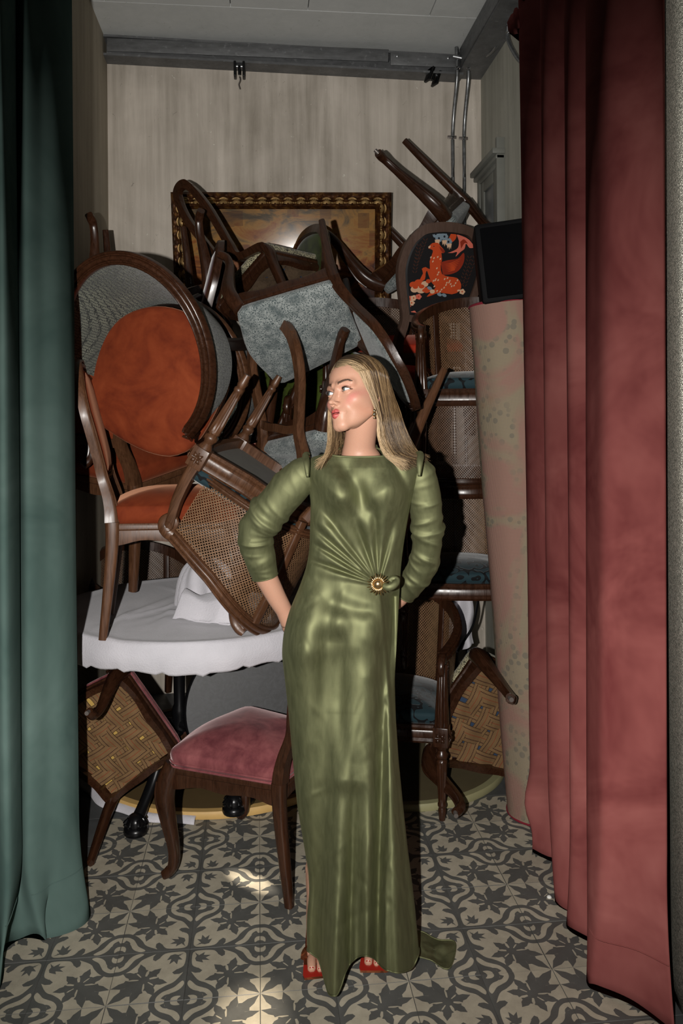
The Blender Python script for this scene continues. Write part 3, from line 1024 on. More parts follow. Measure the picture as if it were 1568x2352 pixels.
for k in range(16):
    x = -PW / 2 + .075 + (PW - .15) * k / 15
    shell(mb, x, PH - .062, .030, PI / 2); shell(mb, x, .062, .030, -PI / 2)
for k in range(8):
    z = .085 + (PH - .17) * k / 7
    shell(mb, -PW / 2 + .062, z, .030, PI); shell(mb, PW / 2 - .062, z, .030, 0)
o = build(mb, 'carved_shells', m_steel('gilt_highlight', (.50, .32, .13), .35, .7), pic); o['kind'] = 'stuff'

# ---------------------------------------------------------------- chairs
POSE = {
 'B2':(-0.0052,2.7562,-0.0002,0.4754,-0.0001,0.0002,-0.8798,0.9360),
 'L4':(-0.3213,2.9894,0.7749,0.6665,0.0019,0.0010,0.7455,0.9736),
 'L5':(-0.5699,3.6485,0.7769,0.2649,-0.0011,0.0004,0.9643,1.1302),
 'C1':(0.1259,3.2510,2.1252,0.3399,0.7534,0.5436,-0.1463,0.8608),
 'R6':(0.5579,4.0795,2.7502,0.3746,0.3186,0.8614,0.1273,1.1030),
 'R5':(0.7950,4.1000,1.4450,0.1575,0.0173,0.0552,-0.9858,1.0400),
 'C2':(0.2102,3.5749,1.8270,0.3523,-0.2692,0.1694,0.8802,0.9739),
 'C4':(-0.5016,3.6956,2.4280,0.0435,-0.0703,0.9957,0.0417,0.9865),
 'R9':(1.0118,2.8112,0.2163,0.6588,-0.5200,-0.3849,-0.3840,0.9809),
 'B1':(-0.5856,2.7482,0.2691,0.6997,-0.6276,-0.1707,-0.2957,0.8538),
 'L6':(0.2016,2.8308,1.5667,0.2293,-0.7530,-0.5975,0.1528,0.9602),
 'R4':(0.5341,3.2461,-0.0001,0.9811,-0.0000,-0.0000,-0.1933,0.9635),
 'R1':(0.9373,3.2970,1.2793,0.9945,-0.0001,0.0001,-0.1046,0.9644),
 'R2':(0.9035,3.4574,0.9256,0.1333,-0.0000,-0.0000,0.9911,0.8528),
 'R3':(0.8550,3.3291,0.5105,0.9951,-0.0003,0.0003,-0.0993,0.9376),
 'L2':(-0.2243,3.3688,1.6800,0.6702,0.6856,0.0446,-0.2807,0.9500),
 'C6':(0.2187,3.1590,0.9193,0.5396,0.0575,0.0333,0.8393,0.9684),
 'C3':(-0.4815,3.5061,1.3374,0.7534,-0.0004,-0.0003,-0.6576,0.9721),
 'C5':(0.2397,3.8663,1.4089,0.5613,0.1109,0.1336,0.8092,0.9948),
 'C9':(0.3691,3.2882,1.7619,0.1406,0.2953,-0.9399,0.0976,0.9831),
 'R7':(0.5942,3.8474,1.3203,0.9996,0.0000,0.0000,-0.0274,1.0119),
 'R2b':(0.4666,3.7345,0.9309,0.9882,-0.0000,-0.0001,-0.1532,1.0899),
 'B7':(-0.5450,4.0700,0.0402,0.9659,0.0000,-0.0000,0.2588,1.0193),
 'C11':(0.1467,3.5676,0.9500,0.9993,0.0000,-0.0000,-0.0386,0.9868),
 'C10':(0.5766,3.1076,1.7102,0.0177,-0.6962,-0.6645,0.2709,0.9547),
}


def pose(k, dx=(0, 0, 0)):
    x, y, z, qw, qx, qy, qz, s = POSE[k]
    if k == 'L5':   # this one leans back against the heap, its seat tipped up
        piv = Matrix.Translation((-.45, 3.25, 1.21))
        return piv @ Matrix.Rotation(math.radians(14), 4, 'X') @ piv.inverted() @ Matrix.Translation((x, y, z)) @ Quaternion((qw, qx, qy, qz)).to_matrix().to_4x4() @ Matrix.Scale(s, 4)
    return Matrix.Translation((x + dx[0], y + dx[1], z + dx[2])) @ Quaternion((qw, qx, qy, qz)).to_matrix().to_4x4() @ Matrix.Scale(s, 4)


def seat_outline(fw=.245, rw=.20, fy=-.235, ry=.21, n=5, inset=0.0, bow=.03):
    """trapezoid with rounded corners and a bowed front"""
    fw -= inset; rw -= inset; fy += inset; ry -= inset
    pts = []
    def corner(cx, cy, r, a0):
        for k in range(n + 1):
            a = math.radians(a0 + 90 * k / n); pts.append((cx + r * math.cos(a), cy + r * math.sin(a)))
    r = .045
    corner(fw - r, fy + r, r, -90)          # front right
    corner(rw - r * .6, ry - r * .6, r * .6, 0)
    corner(-rw + r * .6, ry - r * .6, r * .6, 90)
    corner(-fw + r, fy + r, r, 180)
    for k in range(1, 8):
        t = k / 8; pts.append((-fw + r + (2 * fw - 2 * r) * t, fy - bow * math.sin(PI * t) ** 1.5))
    return pts


def dense(P, m=48):
    P = np.array(P + [P[0]]); d = np.r_[0, np.cumsum(np.linalg.norm(np.diff(P, axis=0), axis=1))]
    t = np.linspace(0, d[-1], m, endpoint=False)
    return [(np.interp(q, d, P[:, 0]), np.interp(q, d, P[:, 1])) for q in t]


def cx(p, kx, ky):  # scale a control point of a chair variant
    return (p[0] * kx, p[1] * ky, p[2])


def front_leg(sx, kx=1, ky=1, slim=1.0):
    P = [(.222, -.212, .405), (.238, -.230, .35), (.242, -.238, .29), (.234, -.228, .20), (.224, -.214, .11), (.223, -.216, .05), (.229, -.232, .022), (.236, -.250, .006)]
    R_ = [.031, .033, .030, .023, .0175, .0165, .0185, .0165]
    mb = MB(); tube(mb, [cx((sx * p[0], p[1], p[2]), kx, ky) for p in P], [r * slim for r in R_], 5, circ(12, 3.2), (0, -1, 0))
    # carved bead along the outer front edge
    tube(mb, [cx((sx * (p[0] + .8 * r * slim), p[1] - .8 * r * slim, p[2]), kx, ky) for p, r in list(zip(P, R_))[1:7]], .0042, 4, circ(6), (0, -1, 0))
    return mb


STP = [(.186, .238, 0.0), (.188, .222, .14), (.190, .207, .30), (.190, .204, .41), (.180, .212, .48), (.165, .235, .56), (.182, .252, .64), (.207, .276, .74), (.213, .292, .80), (.196, .308, .87), (.160, .318, .925)]
STR = [(.0145, .0145), (.018, .018), (.021, .022), (.022, .025), (.019, .022), (.018, .019), (.018, .018), (.018, .018), (.018, .018), (.018, .018), (.018, .018)]


def stile(sx, kx=1, ky=1, kb=1.0, leg=True):
    P = [(sx * p[0] * kx * (kb if p[2] > .45 else 1), p[1] * ky if p[2] < .45 else p[1] - .205 * (1 - ky), p[2]) for p in STP]
    mb = MB()
    Q = catmull(P, 5); sc = np.stack([np.interp(np.linspace(0, 10, len(Q)), range(11), [r[k] for r in STR]) for k in (0, 1)], 1)
    cut = 3 * 5
    sweep(mb, Q[:cut + 1], circ(12, 3.5), sc[:cut + 1], (0, -1, 0))
    sweep(mb, Q[cut:], MOULD, sc[cut:], (0, -1, 0))
    return mb


def crest(kx=1, kb=1.0, ky=1):
    k = kx * kb; o = -.205 * (1 - ky)
    P = [(-.168 * k, .316 + o, .915), (-.12 * k, .325 + o, .953), (-.06 * k, .330 + o, .966), (0, .331 + o, .970), (.06 * k, .330 + o, .966), (.12 * k, .325 + o, .953), (.168 * k, .316 + o, .915)]
    mb = MB(); Q = catmull(P, 6)
    w = [.0185 + .004 * math.sin(PI * i / (len(Q) - 1)) for i in range(len(Q))]
    sweep(mb, Q, MOULD, [(a, .018) for a in w], (0, -1, -.05))
    return mb


def lower_rail(kx=1, kb=1.0, ky=1):
    k = kx * kb; o = -.205 * (1 - ky)
    P = [(-.168 * k, .236 + o, .570), (-.09 * k, .238 + o, .560), (0, .240 + o, .562), (.09 * k, .238 + o, .560), (.168 * k, .236 + o, .570)]
    mb = MB(); sweep(mb, catmull(P, 5), MOULD, (.016, .016), (0, -1, 0)); return mb


def back_outline(kx=1, kb=1.0):
    k = kx * kb
    R_ = [(.150, .585), (.166, .65), (.188, .74), (.194, .80), (.178, .865), (.142, .918), (.07, .947)]
    return [(x * k, z) for x, z in R_] + [(0, .951)] + [(-x * k, z) for x, z in R_[::-1]] + [(-.07 * k, .575), (0, .577), (.07 * k, .575)]


def back_y(z, ky=1):
    return float(np.interp(z, [.48, .56, .64, .74, .80, .87, .95], [.212, .235, .252, .276, .292, .308, .325])) - .205 * (1 - ky)


def back_pad(kx=1, kb=1.0, ky=1, both=True):
    O = dense(catmull([(x, z, 0) for x, z in back_outline(kx, kb)], 2)[:, :2].tolist(), 44)
    mb = MB(); n = len(O); c = (0, .77)
    for side, h in ((-1, .022), (1, .010)):
        vs = []; rings = [(1.0, 0), (.96, .45), (.85, .75), (.65, .92), (.35, 1.0), (.02, 1.0)]
        for s, q in rings:
            for x, z in O:
                xx, zz = c[0] + (x - c[0]) * s, c[1] + (z - c[1]) * s
                vs.append((xx, back_y(zz, ky) + side * (.006 + h * q), zz))
        fs = []
        for i in range(len(rings) - 1):
            for k in range(n):
                l = (k + 1) % n; fs.append((i * n + k, i * n + l, (i + 1) * n + l, (i + 1) * n + k))
        fs.append(tuple((len(rings) - 1) * n + k for k in range(n)))
        mb.add(vs, fs)
    vs = [(x, back_y(z, ky) + s * .006, z) for s in (-1, 1) for x, z in O]
    mb.add(vs, [(k, (k + 1) % n, n + (k + 1) % n, n + k) for k in range(n)])
    return mb


def seat_rail(kx=1, ky=1):
    O = dense(seat_outline(), 60)
    mb = MB()
    rings = []
    for (ins, z) in ((0.0, .405), (-.004, .398), (-.003, .385), (.003, .38), (.0, .36), (.002, 0), (.030, 0), (.030, .405)):
        ring = []
        for (x, y) in O:
            d = math.hypot(x, y)
            zz = z
            if z == 0:   # apron: dips in the middle of each side, deeper by the legs
                a = max(abs(x) / .245, abs(y) / .235)
                m = min(abs(x) / .245, abs(y) / .235)
                zz = .348 - .022 * m ** 3 - .010 * math.cos(m * PI * 1.2) ** 2
            ring.append(((x - x / d * ins) * kx, (y - y / d * ins) * ky, zz))
        rings.append(ring)
    n = len(O); m = len(rings)
    vs = [p for r in rings for p in r]
    fs = []
    for i in range(m):
        j = (i + 1) % m
        for k in range(n):
            l = (k + 1) % n; fs.append((i * n + k, i * n + l, j * n + l, j * n + k))
    mb.add(vs, fs)
    return mb


def cushion(kx=1, ky=1, h=.045, crown=.085):
    mb = MB(); O = [(x * kx, y * ky) for x, y in dense(seat_outline(inset=.006), 52)]
    dome(mb, O, .402, h, crown, 8, power=2.6, bulge=.010); return mb


def piping(kx=1, ky=1):
    mb = MB()
    for ins, z in ((-.004, .408), (.000, .418)):
        sweep(mb, [(x * kx, y * ky, z) for x, y in dense(seat_outline(inset=ins), 56)], circ(6), .0045, (0, 0, 1), closed=True)
    return mb


def strap_mesh(a, b, over, w=.058, z0=.368, n=25, amp=.0075):
    """one webbing strap from a to b (xy), woven over/under the cross straps"""
    a, b = V(*a), V(*b); d = b - a; L = np.linalg.norm(d); d /= L; q = V(-d[1], d[0])
    mb = MB(); vs = []; uv = []
    for i in range(n):
        t = i / (n - 1); p = a + d * L * t
        zz = z0 + over * amp * math.sin(t * L / .083 * PI + .3)
        if i in (0, n - 1): zz = z0 - .006
        for s, u in ((-1, 0.0), (1, 1.0)):
            e = p + q * s * w / 2; vs.append((e[0], e[1], zz)); uv.append((u, t * L))
    fs = [(2 * i, 2 * i + 1, 2 * i + 3, 2 * i + 2) for i in range(n - 1)]
    m = len(vs)
    mb.add(vs, fs, uv)
    return mb


def webbing(t, kx, ky, mat, lining, diag=True):
    O = dense(seat_outline(inset=.012), 40)
    mb = MB(); mb.add([(x * kx, y * ky, .385) for x, y in O], [tuple(range(len(O)))]); build(mb, 'lining', lining, t)
    P = np.array([(x * kx, y * ky) for x, y in dense(seat_outline(inset=.024), 40)])
    for fam in (0, 1):
        ang = math.radians(45 + 90 * fam) if diag else math.radians(90 * fam + 3)
        d = V(math.cos(ang), math.sin(ang)); q = V(-d[1], d[0])
        for k in range(-4, 5):
            off = k * .083 + .012 + rnd.uniform(-.003, .003)
            # clip the line to the outline
            s = (P @ q) - off; hits = []
            for i in range(len(P)):
                j = (i + 1) % len(P)
                if s[i] * s[j] < 0:
                    u = s[i] / (s[i] - s[j]); hits.append((P[i] + (P[j] - P[i]) * u) @ d)
            if len(hits) < 2 or max(hits) - min(hits) < .09: continue
            a, b = q * off + d * min(hits), q * off + d * max(hits)
            ov = (1 if (k % 2) else -1) * (1 if fam else -1)
            build(strap_mesh(a, b, ov, w=.068 + rnd.uniform(0, .006)), 'strap', mat, t, 180)


def glide(sx, kx, ky):
    mb = MB(); tube(mb, [cx((sx * .236, -.250, .008), kx, ky), cx((sx * .238, -.254, -.012), kx, ky)], .0085, 2, circ(10)); return mb


def dining_chair(key, label, seat, back, wood=None, kx=1, ky=1, kb=1.0, web=None, skip=(), puff=(.045, .085), group='upholstered dining chairs in the heap', dx=(0, 0, 0), back_pad_on=True, pipe=False):
    wood = wood or WOOD
    ck = (kx, ky, kb)
    t = empty('dining_chair', label, 'chair', pose(key, dx), group)
    for sx, n in ((-1, 'ff-'), (1, 'ff+')):
        if n not in skip:
            cached(('fl', sx, ck, wood.name), lambda: front_leg(sx, kx, ky), 'leg', wood, t, 50)
            if web: build(glide(sx, kx, ky), 'glide', STEEL_GLIDE, t)
    for sx, n in ((-1, 'st-'), (1, 'st+')):
        if n not in skip: cached(('st', sx, ck, wood.name), lambda: stile(sx, kx, ky, kb), 'stile', wood, t, 50)
    if 'crest' not in skip:
        cached(('cr', ck, wood.name), lambda: crest(kx, kb, ky), 'crest_rail', wood, t, 50)
        cached(('lr', ck, wood.name), lambda: lower_rail(kx, kb, ky), 'back_rail', wood, t, 50)
        if back_pad_on: cached(('bp', ck, back.name), lambda: back_pad(kx, kb, ky), 'back_pad', back, t, 60)
    cached(('sr', ck, wood.name), lambda: seat_rail(kx, ky), 'seat_rail', wood, t, 40)
    c = cached(('cu', ck, seat.name, puff), lambda: cushion(kx, ky, *puff), 'seat_cushion', seat, t, 180)
    if pipe: cached(('pp', ck, seat.name), lambda: piping(kx, ky), 'piping', seat, c, 180)
    if web: webbing(t, kx, ky, web[0], web[1], web[2] if len(web) > 2 else True)
    else:
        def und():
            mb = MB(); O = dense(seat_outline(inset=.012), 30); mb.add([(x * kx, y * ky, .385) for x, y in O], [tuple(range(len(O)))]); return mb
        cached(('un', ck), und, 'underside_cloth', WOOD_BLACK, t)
    return t


def mat_from_key(k):
    return pose(k)


# ---- cane armchair -------------------------------------------------------------
def turned_leg():
    mb = MB()
    lathe(mb, [(.0001, 0), (.012, 0), (.0135, .012), (.016, .03), (.0165, .04), (.013, .05), (.0175, .056), (.0175, .064), (.0145, .07), (.016, .09), (.0205, .19), (.0225, .225), (.0225, .232), (.017, .24), (.0235, .247), (.0245, .257), (.019, .266), (.0165, .275), (.022, .285), (.026, .295), (.0001, .295)], 24, flutes=8, fl_range=(.072, .226), fl_d=.0042)
    return mb


def rosette():
    mb = MB()
    for k in range(4):
        a = PI / 4 + k * PI / 2
        tube(mb, [(.004 * math.cos(a), -.0335, .004 * math.sin(a)), (.013 * math.cos(a), -.0385, .013 * math.sin(a)), (.0235 * math.cos(a), -.0335, .0235 * math.sin(a))], [(.003, .003), (.0075, .004), (.002, .002)], 4, circ(8), (0, -1, 0))
        b = k * PI / 2
        tube(mb, [(.004 * math.cos(b), -.0332, .004 * math.sin(b)), (.02 * math.cos(b), -.035, .02 * math.sin(b))], [.002, .003], 3, circ(6), (0, -1, 0))
    lathe(mb, [(.0001, 0), (.005, 0), (.004, .003), (.0001, .004)], 10)
    i0 = len(mb.v) - 40
    for i in range(i0, len(mb.v)):
        x, y, z = mb.v[i]; mb.v[i] = (x, -.0365 - z, y)
    return mb


def arm_path(n=33):
    """the rail from one arm scroll around the barrel back to the other"""
    P = []
    for k in range(n):
        th = math.radians(-118 + 236 * k / (n - 1))
        x = .285 * math.sin(th); y = .035 + .265 * math.cos(th) if abs(th) < PI / 2 else .035 + .43 * math.cos(th)
        c = (math.cos(th) + .47) / 1.47
        z = .62 + .18 * np.clip(c, 0, 1) ** 1.2
        P.append((x, y, z))
    return P


def arm_rail():
    mb = MB(); P = arm_path(45)
    refs = [(math.sin(math.radians(-118 + 236 * k / 44)), math.cos(math.radians(-118 + 236 * k / 44)), 0) for k in range(45)]
    sweep(mb, P, MOULD, (.023, .017), np.array(refs))
    return mb


def arm_scroll(sx):
    mb = MB()
    P = [(sx * .252, -.165, .622), (sx * .254, -.185, .620), (sx * .255, -.205, .610), (sx * .255, -.213, .592), (sx * .255, -.205, .576), (sx * .255, -.190, .574), (sx * .255, -.182, .585), (sx * .255, -.190, .595)]
    tube(mb, P, [(.020, .017), (.021, .017), (.021, .015), (.021, .013), (.021, .012), (.021, .011), (.021, .010), (.021, .006)], 4, circ(10, 4), (1, 0, 0))
    for s in (-1, 1):
        Q = [(sx * .255 + s * .0215, -.193 + r * math.cos(a), .594 + r * math.sin(a)) for a, r in [(a, .004 + .0022 * a) for a in np.linspace(0, 7.5, 16)]]
        tube(mb, Q, .0018, 2, circ(5), (1, 0, 0))
    return mb


def arm_post(sx):
    mb = MB(); P = [(sx * .255, -.22, .365), (sx * .256, -.222, .42), (sx * .257, -.214, .50), (sx * .257, -.200, .56), (sx * .256, -.190, .60)]
    tube(mb, P, [(.027, .022), (.025, .021), (.021, .019), (.019, .018), (.020, .018)], 5, MOULD, (0, -1, 0)); return mb


def b_outline(n=48):
    P = [(-.255, -.225)] + [(-.255 + .51 * t, -.225 - .022 * math.sin(PI * t)) for t in np.linspace(.1, .9, 9)] + [(.255, -.225)]
    for a in np.linspace(-20, 200, 22):
        P.append((.245 * math.cos(math.radians(a)), .04 + .20 * math.sin(math.radians(a))))
    return dense(P, n)


def b_rail():
    O = b_outline(64); mb = MB(); n = len(O)
    prof = [(0, .37), (-.006, .362), (-.002, .352), (.002, .348), (-.001, .342), (-.001, .322), (.003, .318), (-.004, .308), (.004, .298), (.028, .298), (.028, .37)]
    vs = []
    for ins, z in prof:
        for x, y in O:
            d = math.hypot(x, y); vs.append((x - x / d * ins, y - y / d * ins, z))
    m = len(prof); fs = [(i * n + k, i * n + (k + 1) % n, ((i + 1) % m) * n + (k + 1) % n, ((i + 1) % m) * n + k) for i in range(m) for k in range(n)]
    mb.add(vs, fs); return mb


def b_corner_block():
    mb = MB(); box(mb, (-.03, -.03, -.038), (.03, .03, .038), .003); return mb


def b_back_leg(sx):
    mb = MB(); tube(mb, [(sx * .205, .265, 0), (sx * .2, .235, .17), (sx * .195, .205, .33)], [.015, .018, .021], 5, SQ, (0, 1, 0)); return mb


def b_stile(sx):
    mb = MB(); tube(mb, [(sx * .175, .195, .35), (sx * .185, .22, .55), (sx * .193, .236, .745)], [(.017, .013)] * 3, 5, SQ, (sx * .6, .8, 0)); return mb


def b_cane():
    P = arm_path(57); mb = MB(); nz = 9
    Q = np.zeros((57, nz, 3)); uv = []; L = 0
    for i, (x, y, z) in enumerate(P):
        if i: L += math.hypot(x - P[i - 1][0], y - P[i - 1][1])
        for j in range(nz):
            t = j / (nz - 1); k = .90 + .10 * t
            zz = .385 + (z - .012 - .385) * t
            Q[i, j] = (x * k, (y - .0) * (k if y > 0 else 1), zz); uv.append((L, zz))
    grid(mb, Q, uv=uv); return mb


def b_lower_rail():
    P = [(x * .905, y * (.905 if y > 0 else 1), .388) for x, y, z in arm_path(45)]
    refs = [(math.sin(math.radians(-118 + 236 * k / 44)), math.cos(math.radians(-118 + 236 * k / 44)), 0) for k in range(45)]
    mb = MB(); sweep(mb, P, MOULD, (.014, .012), np.array(refs)); return mb


def b_cushion():
    O = [(x * .94, y * .94) for x, y in b_outline(52)]
    mb = MB(); dome(mb, O, .366, .05, .085, 8, power=2.8, bulge=.012); return mb


def b_under():
    mb = MB(); O = [(x * .93, y * .93) for x, y in b_outline(40)]; mb.add([(x, y, .335) for x, y in O], [tuple(range(40))]); return mb


def cane_chair(key, label, seat=TEAL, wood=None, cane=None, group='cane barrel armchairs in the stacks', dx=(0, 0, 0), cush=True, board=False):
    wood = wood or WOOD_MID; cane = cane or CANE; w = wood.name
    t = empty('cane_armchair', label, 'armchair', pose(key, dx), group)
    for sx in (-1, 1):
        l = cached(('tl', w), turned_leg, 'leg', wood, t, 40); l.location = (sx * .255, -.22, 0)
        b = cached(('bb', w), b_corner_block, 'corner_block', wood, t, 30); b.location = (sx * .255, -.22, .332)
        r = cached(('ro', w), rosette, 'rosette', wood, b, 60)
        r2 = cached(('ro', w), rosette, 'rosette', wood, b, 60); r2.rotation_euler = (0, 0, sx * PI / 2)
        cached(('ap', sx, w), lambda: arm_post(sx), 'arm_post', wood, t, 50)
        cached(('as', sx, w), lambda: arm_scroll(sx), 'arm_scroll', wood, t, 50)
        cached(('bl', sx, w), lambda: b_back_leg(sx), 'leg', wood, t, 50)
        cached(('bs', sx, w), lambda: b_stile(sx), 'stile', wood, t, 50)
    cached(('ar', w), arm_rail, 'arm_rail', wood, t, 50)
    cached(('br', w), b_rail, 'seat_rail', wood, t, 40)
    cached(('bw', w), b_lower_rail, 'back_rail', wood, t, 50)
    cached(('bc', cane.name), b_cane, 'cane_panel', cane, t, 180)
    if cush: cached(('bu', seat.name), b_cushion, 'seat_cushion', seat, t, 180)
    cached(('bd',), b_under, 'underside_cloth', LINING_WHITE, t)
    return t


# ---- tub chair -----------------------------------------------------------------
def tub_path(n=49, z_off=0.0, k=1.0):
    P = []; R_ = []
    for i in range(n):
        th = math.radians(-122 + 244 * i / (n - 1))
        y = .03 + .31 * math.cos(th)
        c = np.clip((math.cos(th) + .53) / 1.53, 0, 1)
        P.append((.315 * math.sin(th) * k, y * k, .56 + .30 * c ** .9 + z_off)); R_.append((math.sin(th), math.cos(th), 0))
    return P, R_


def tub_rim():
    P, R_ = tub_path(); mb = MB(); sweep(mb, P, MOULD, (.024, .017), np.array([(-a * .25, -b * .25, 1) for a, b, c in R_])); return mb


def tub_wall(off, lo=.40):
    P, R_ = tub_path(65); mb = MB(); nz = 9; Q = np.zeros((65, nz, 3)); L = 0; uv = []
    for i, (p, r) in enumerate(zip(P, R_)):
        if i: L += math.dist(p, P[i - 1])
        for j in range(nz):
            t = j / (nz - 1); k = off - (.16 * (1 - t) ** 1.3)
            bul = .02 * math.sin(PI * t) if off < 1 else 0
            Q[i, j] = (p[0] * (k - bul), p[1] * (k - bul) if p[1] > 0 else p[1], lo + (p[2] - .012 - lo) * t); uv.append((L, t * .4))
    grid(mb, Q, uv=uv); return mb


def tub_leg(sx, back):
    mb = MB()
    if back: tube(mb, [(sx * .17, .20, .38), (sx * .18, .225, .26), (sx * .185, .265, .12), (sx * .19, .325, 0)], [(.020, .024), (.019, .023), (.017, .020), (.015, .017)], 6, SQ, (0, 1, 0))
    else: tube(mb, [(sx * .20, -.215, .36), (sx * .215, -.235, .26), (sx * .212, -.228, .12), (sx * .22, -.25, 0)], [.026, .025, .018, .017], 6, circ(12, 3.2), (0, -1, 0))
    return mb


def tub_outline(k=1.0):
    P = [(.0, -.295), (.10, -.29), (.19, -.262), (.245, -.20), (.262, -.10)] + [(.262 * math.cos(math.radians(a)), .0 + .235 * math.sin(math.radians(a))) for a in range(0, 181, 15)] + [(-.262, -.10), (-.245, -.20), (-.19, -.262), (-.10, -.29)]
    return [(x * k, y * k) for x, y in dense(catmull([(x, y, 0) for x, y in P], 2)[:, :2].tolist(), 56)]


def tub_seat():
    mb = MB(); dome(mb, tub_outline(.99), .375, .075, .125, 9, power=2.2, bulge=.016); return mb


def tub_rail():
    O = tub_outline(1.0); n = len(O); mb = MB(); vs = []
    prof = [(0, .385), (-.006, .375), (0, .362), (.002, .335), (.02, .325), (.03, .385)]
    for ins, z in prof:
        for x, y in O: d = math.hypot(x, y); vs.append((x - x / d * ins, y - y / d * ins, z))
    m = len(prof); mb.add(vs, [(i * n + k, i * n + (k + 1) % n, ((i + 1) % m) * n + (k + 1) % n, ((i + 1) % m) * n + k) for i in range(m) for k in range(n)]); return mb


def tub_arm_post(sx):
    mb = MB(); P, _ = tub_path(); e = P[-1] if sx > 0 else P[0]
    tube(mb, [(e[0], e[1], e[2]), (e[0] * .985, e[1] - .012, e[2] - .06), (e[0] * .93, e[1] - .03, .45), (e[0] * .88, e[1] - .05, .36)], [(.023, .018), (.022, .018), (.020, .018), (.022, .020)], 6, MOULD, (0, -1, 0))
    Q = [(e[0] + r * math.cos(a), e[1] - .024, e[2] + r * math.sin(a)) for a, r in [(a, .003 + .0024 * a) for a in np.linspace(0, 8, 18)]]
    tube(mb, Q, .0022, 2, circ(5), (0, -1, 0))
    return mb


def m_scale():
    t = NT('green_scale_weave')
    v = t.coord('Object', (1, 1, 1.7))
    d = t.n('TexVoronoi', feature='DISTANCE_TO_EDGE'); t.l(v, d.inputs['Vector']); d.inputs['Scale'].default_value = 95.0; d.inputs['Randomness'].default_value = .4
    e = t.ramp(d.outputs['Distance'], [(.06, 0.0), (.2, 1.0)])
    n = t.noise(t.coord('Object'), 9.0, 3)
    c = t.mix(e, rgb(30, 36, 34), rgb(128, 132, 116))
    c = t.mix(t.ramp(n, [(.38, .65), (.62, 0.0)]), c, rgb(62, 66, 62))
    t.set(Base_Color=c, Roughness=.8, Sheen_Weight=.2, Specular_IOR_Level=.2)
    t.bump(e, .5, .002)
    return t.m


SCALE = m_scale()


def tub_chair(key, label, dx=(0, 0, 0), wood=None, seat=None):
    wood = wood or WOOD
    t = empty('tub_chair', label, 'armchair', pose(key, dx), 'velvet tub chairs tipped in the heap')
    cached(('trim', wood.name), tub_rim, 'rim_rail', wood, t, 50)
    cached(('tin',), lambda: tub_wall(.955), 'inner_back', SCALE, t, 180)
    cached(('tout',), lambda: tub_wall(1.03), 'outer_back', SCALE, t, 180)
    s = cached(('tse', (seat or ORANGE).name), tub_seat, 'seat_cushion', seat or ORANGE, t, 180)
    cached(('trl', wood.name), tub_rail, 'seat_rail', wood, t, 40)
    for sx in (-1, 1):
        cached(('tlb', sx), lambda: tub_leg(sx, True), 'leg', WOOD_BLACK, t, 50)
        cached(('tlf', sx, wood.name), lambda: tub_leg(sx, False), 'leg', wood, t, 50)
        cached(('tap', sx, wood.name), lambda: tub_arm_post(sx), 'arm_post', wood, t, 50)
    return t


# ---- the heap, left to right -----------------------------------------------------
tub_chair('L2', 'tipped tub chair showing its whole orange velvet seat at upper left')
tub_chair('L2', 'tub chair behind the foremost tipped one, only grey green upholstery and rim showing', dx=(.105, .72, -.035), wood=WOOD_MID, seat=SCALE)
dining_chair('L4', 'orange velvet dining chair standing on the front edge of the white cloth table', ORANGE, ORANGE, WOOD_MID, puff=(.065, .118))
dining_chair('L5', 'orange velvet dining chair behind the one standing on the white table', ORANGE, ORANGE, WOOD_MID, puff=(.065, .118))
dining_chair('C1', 'dining chair on its side with a large grey floral seat facing out, centre of heap', GREY_FLORAL, GREY_FLORAL, kx=1.0)
dining_chair('C2', 'dining chair thrown back with black and cream floral seat, crest raised before the painting', CREAM_FLORAL, CREAM_FLORAL, kb=.3, web=(STRAP_DARK, LINING_BLUE), skip=('ff-', 'ff+'), back_pad_on=False)
dining_chair('C3', 'mauve backed dining chair seen edge on between tub chair and grey floral seat', MAUVE, MAUVE)
dining_chair('C4', 'upturned chair at back left, four dark legs raised before the wall', MAUVE, MAUVE)
dining_chair('C5', 'moss green velvet dining chair back leaning below the painting', GREEN, GREEN)
dining_chair('C6', 'dining chair with grey floral seat and tall bare back beside the woman\'s shoulder', GREY_FLORAL, GREY_FLORAL, WOOD_MID, back_pad_on=False)
dining_chair('C9', 'upturned grey floral chair just left of the woman\'s face', GREY_FLORAL, GREY_FLORAL)
dining_chair('C10', 'upturned slim chair, one round leg raised right of the woman\'s hair', MAUVE, MAUVE, WOOD_MID, kx=.72, ky=.6, skip=('ff-',))
dining_chair('C11', 'bright red velvet dining chair deep behind the woman\'s shoulder', RED, GREEN)
dining_chair('R6', 'upturned grey floral chair on top of heap, curved legs against back wall', GREY_FLORAL, GREY_FLORAL, web=(STRAP_DARK, LINING_WHITE))
dining_chair('R9', 'toppled chair with blue lined webbing and floral edge beside the leaning rug', CREAM_FLORAL, CREAM_FLORAL, web=(STRAP, LINING_BLUE, False))
dining_chair('B1', 'toppled pink chair with yellow lined webbing under the white table', PINK, PINK, web=(STRAP, LINING_YELLOW, False), skip=('st+',), pipe=True)
dining_chair('B2', 'dusty pink velvet dining chair standing on the tiles beside the woman', PINK, PINK, WOOD, pipe=True, puff=(.055, .115))
cane_chair('L6', 'upside down cane armchair tipped over the white table, turned legs in the air')
cane_chair('R1', 'topmost cane armchair of the right stack, teal seat facing front', wood=WOOD)
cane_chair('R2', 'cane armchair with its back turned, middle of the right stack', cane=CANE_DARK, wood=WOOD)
cane_chair('R3', 'lowest cane armchair of the right stack, teal damask seat above the toppled chair', wood=WOOD)
cane_chair('R4', 'cane armchair with teal seat standing on the tiles right of the woman', wood=WOOD)
cane_chair('R7', 'cane armchair with red seat behind the deer printed chair', seat=RED, wood=WOOD, cane=CANE_DARK)
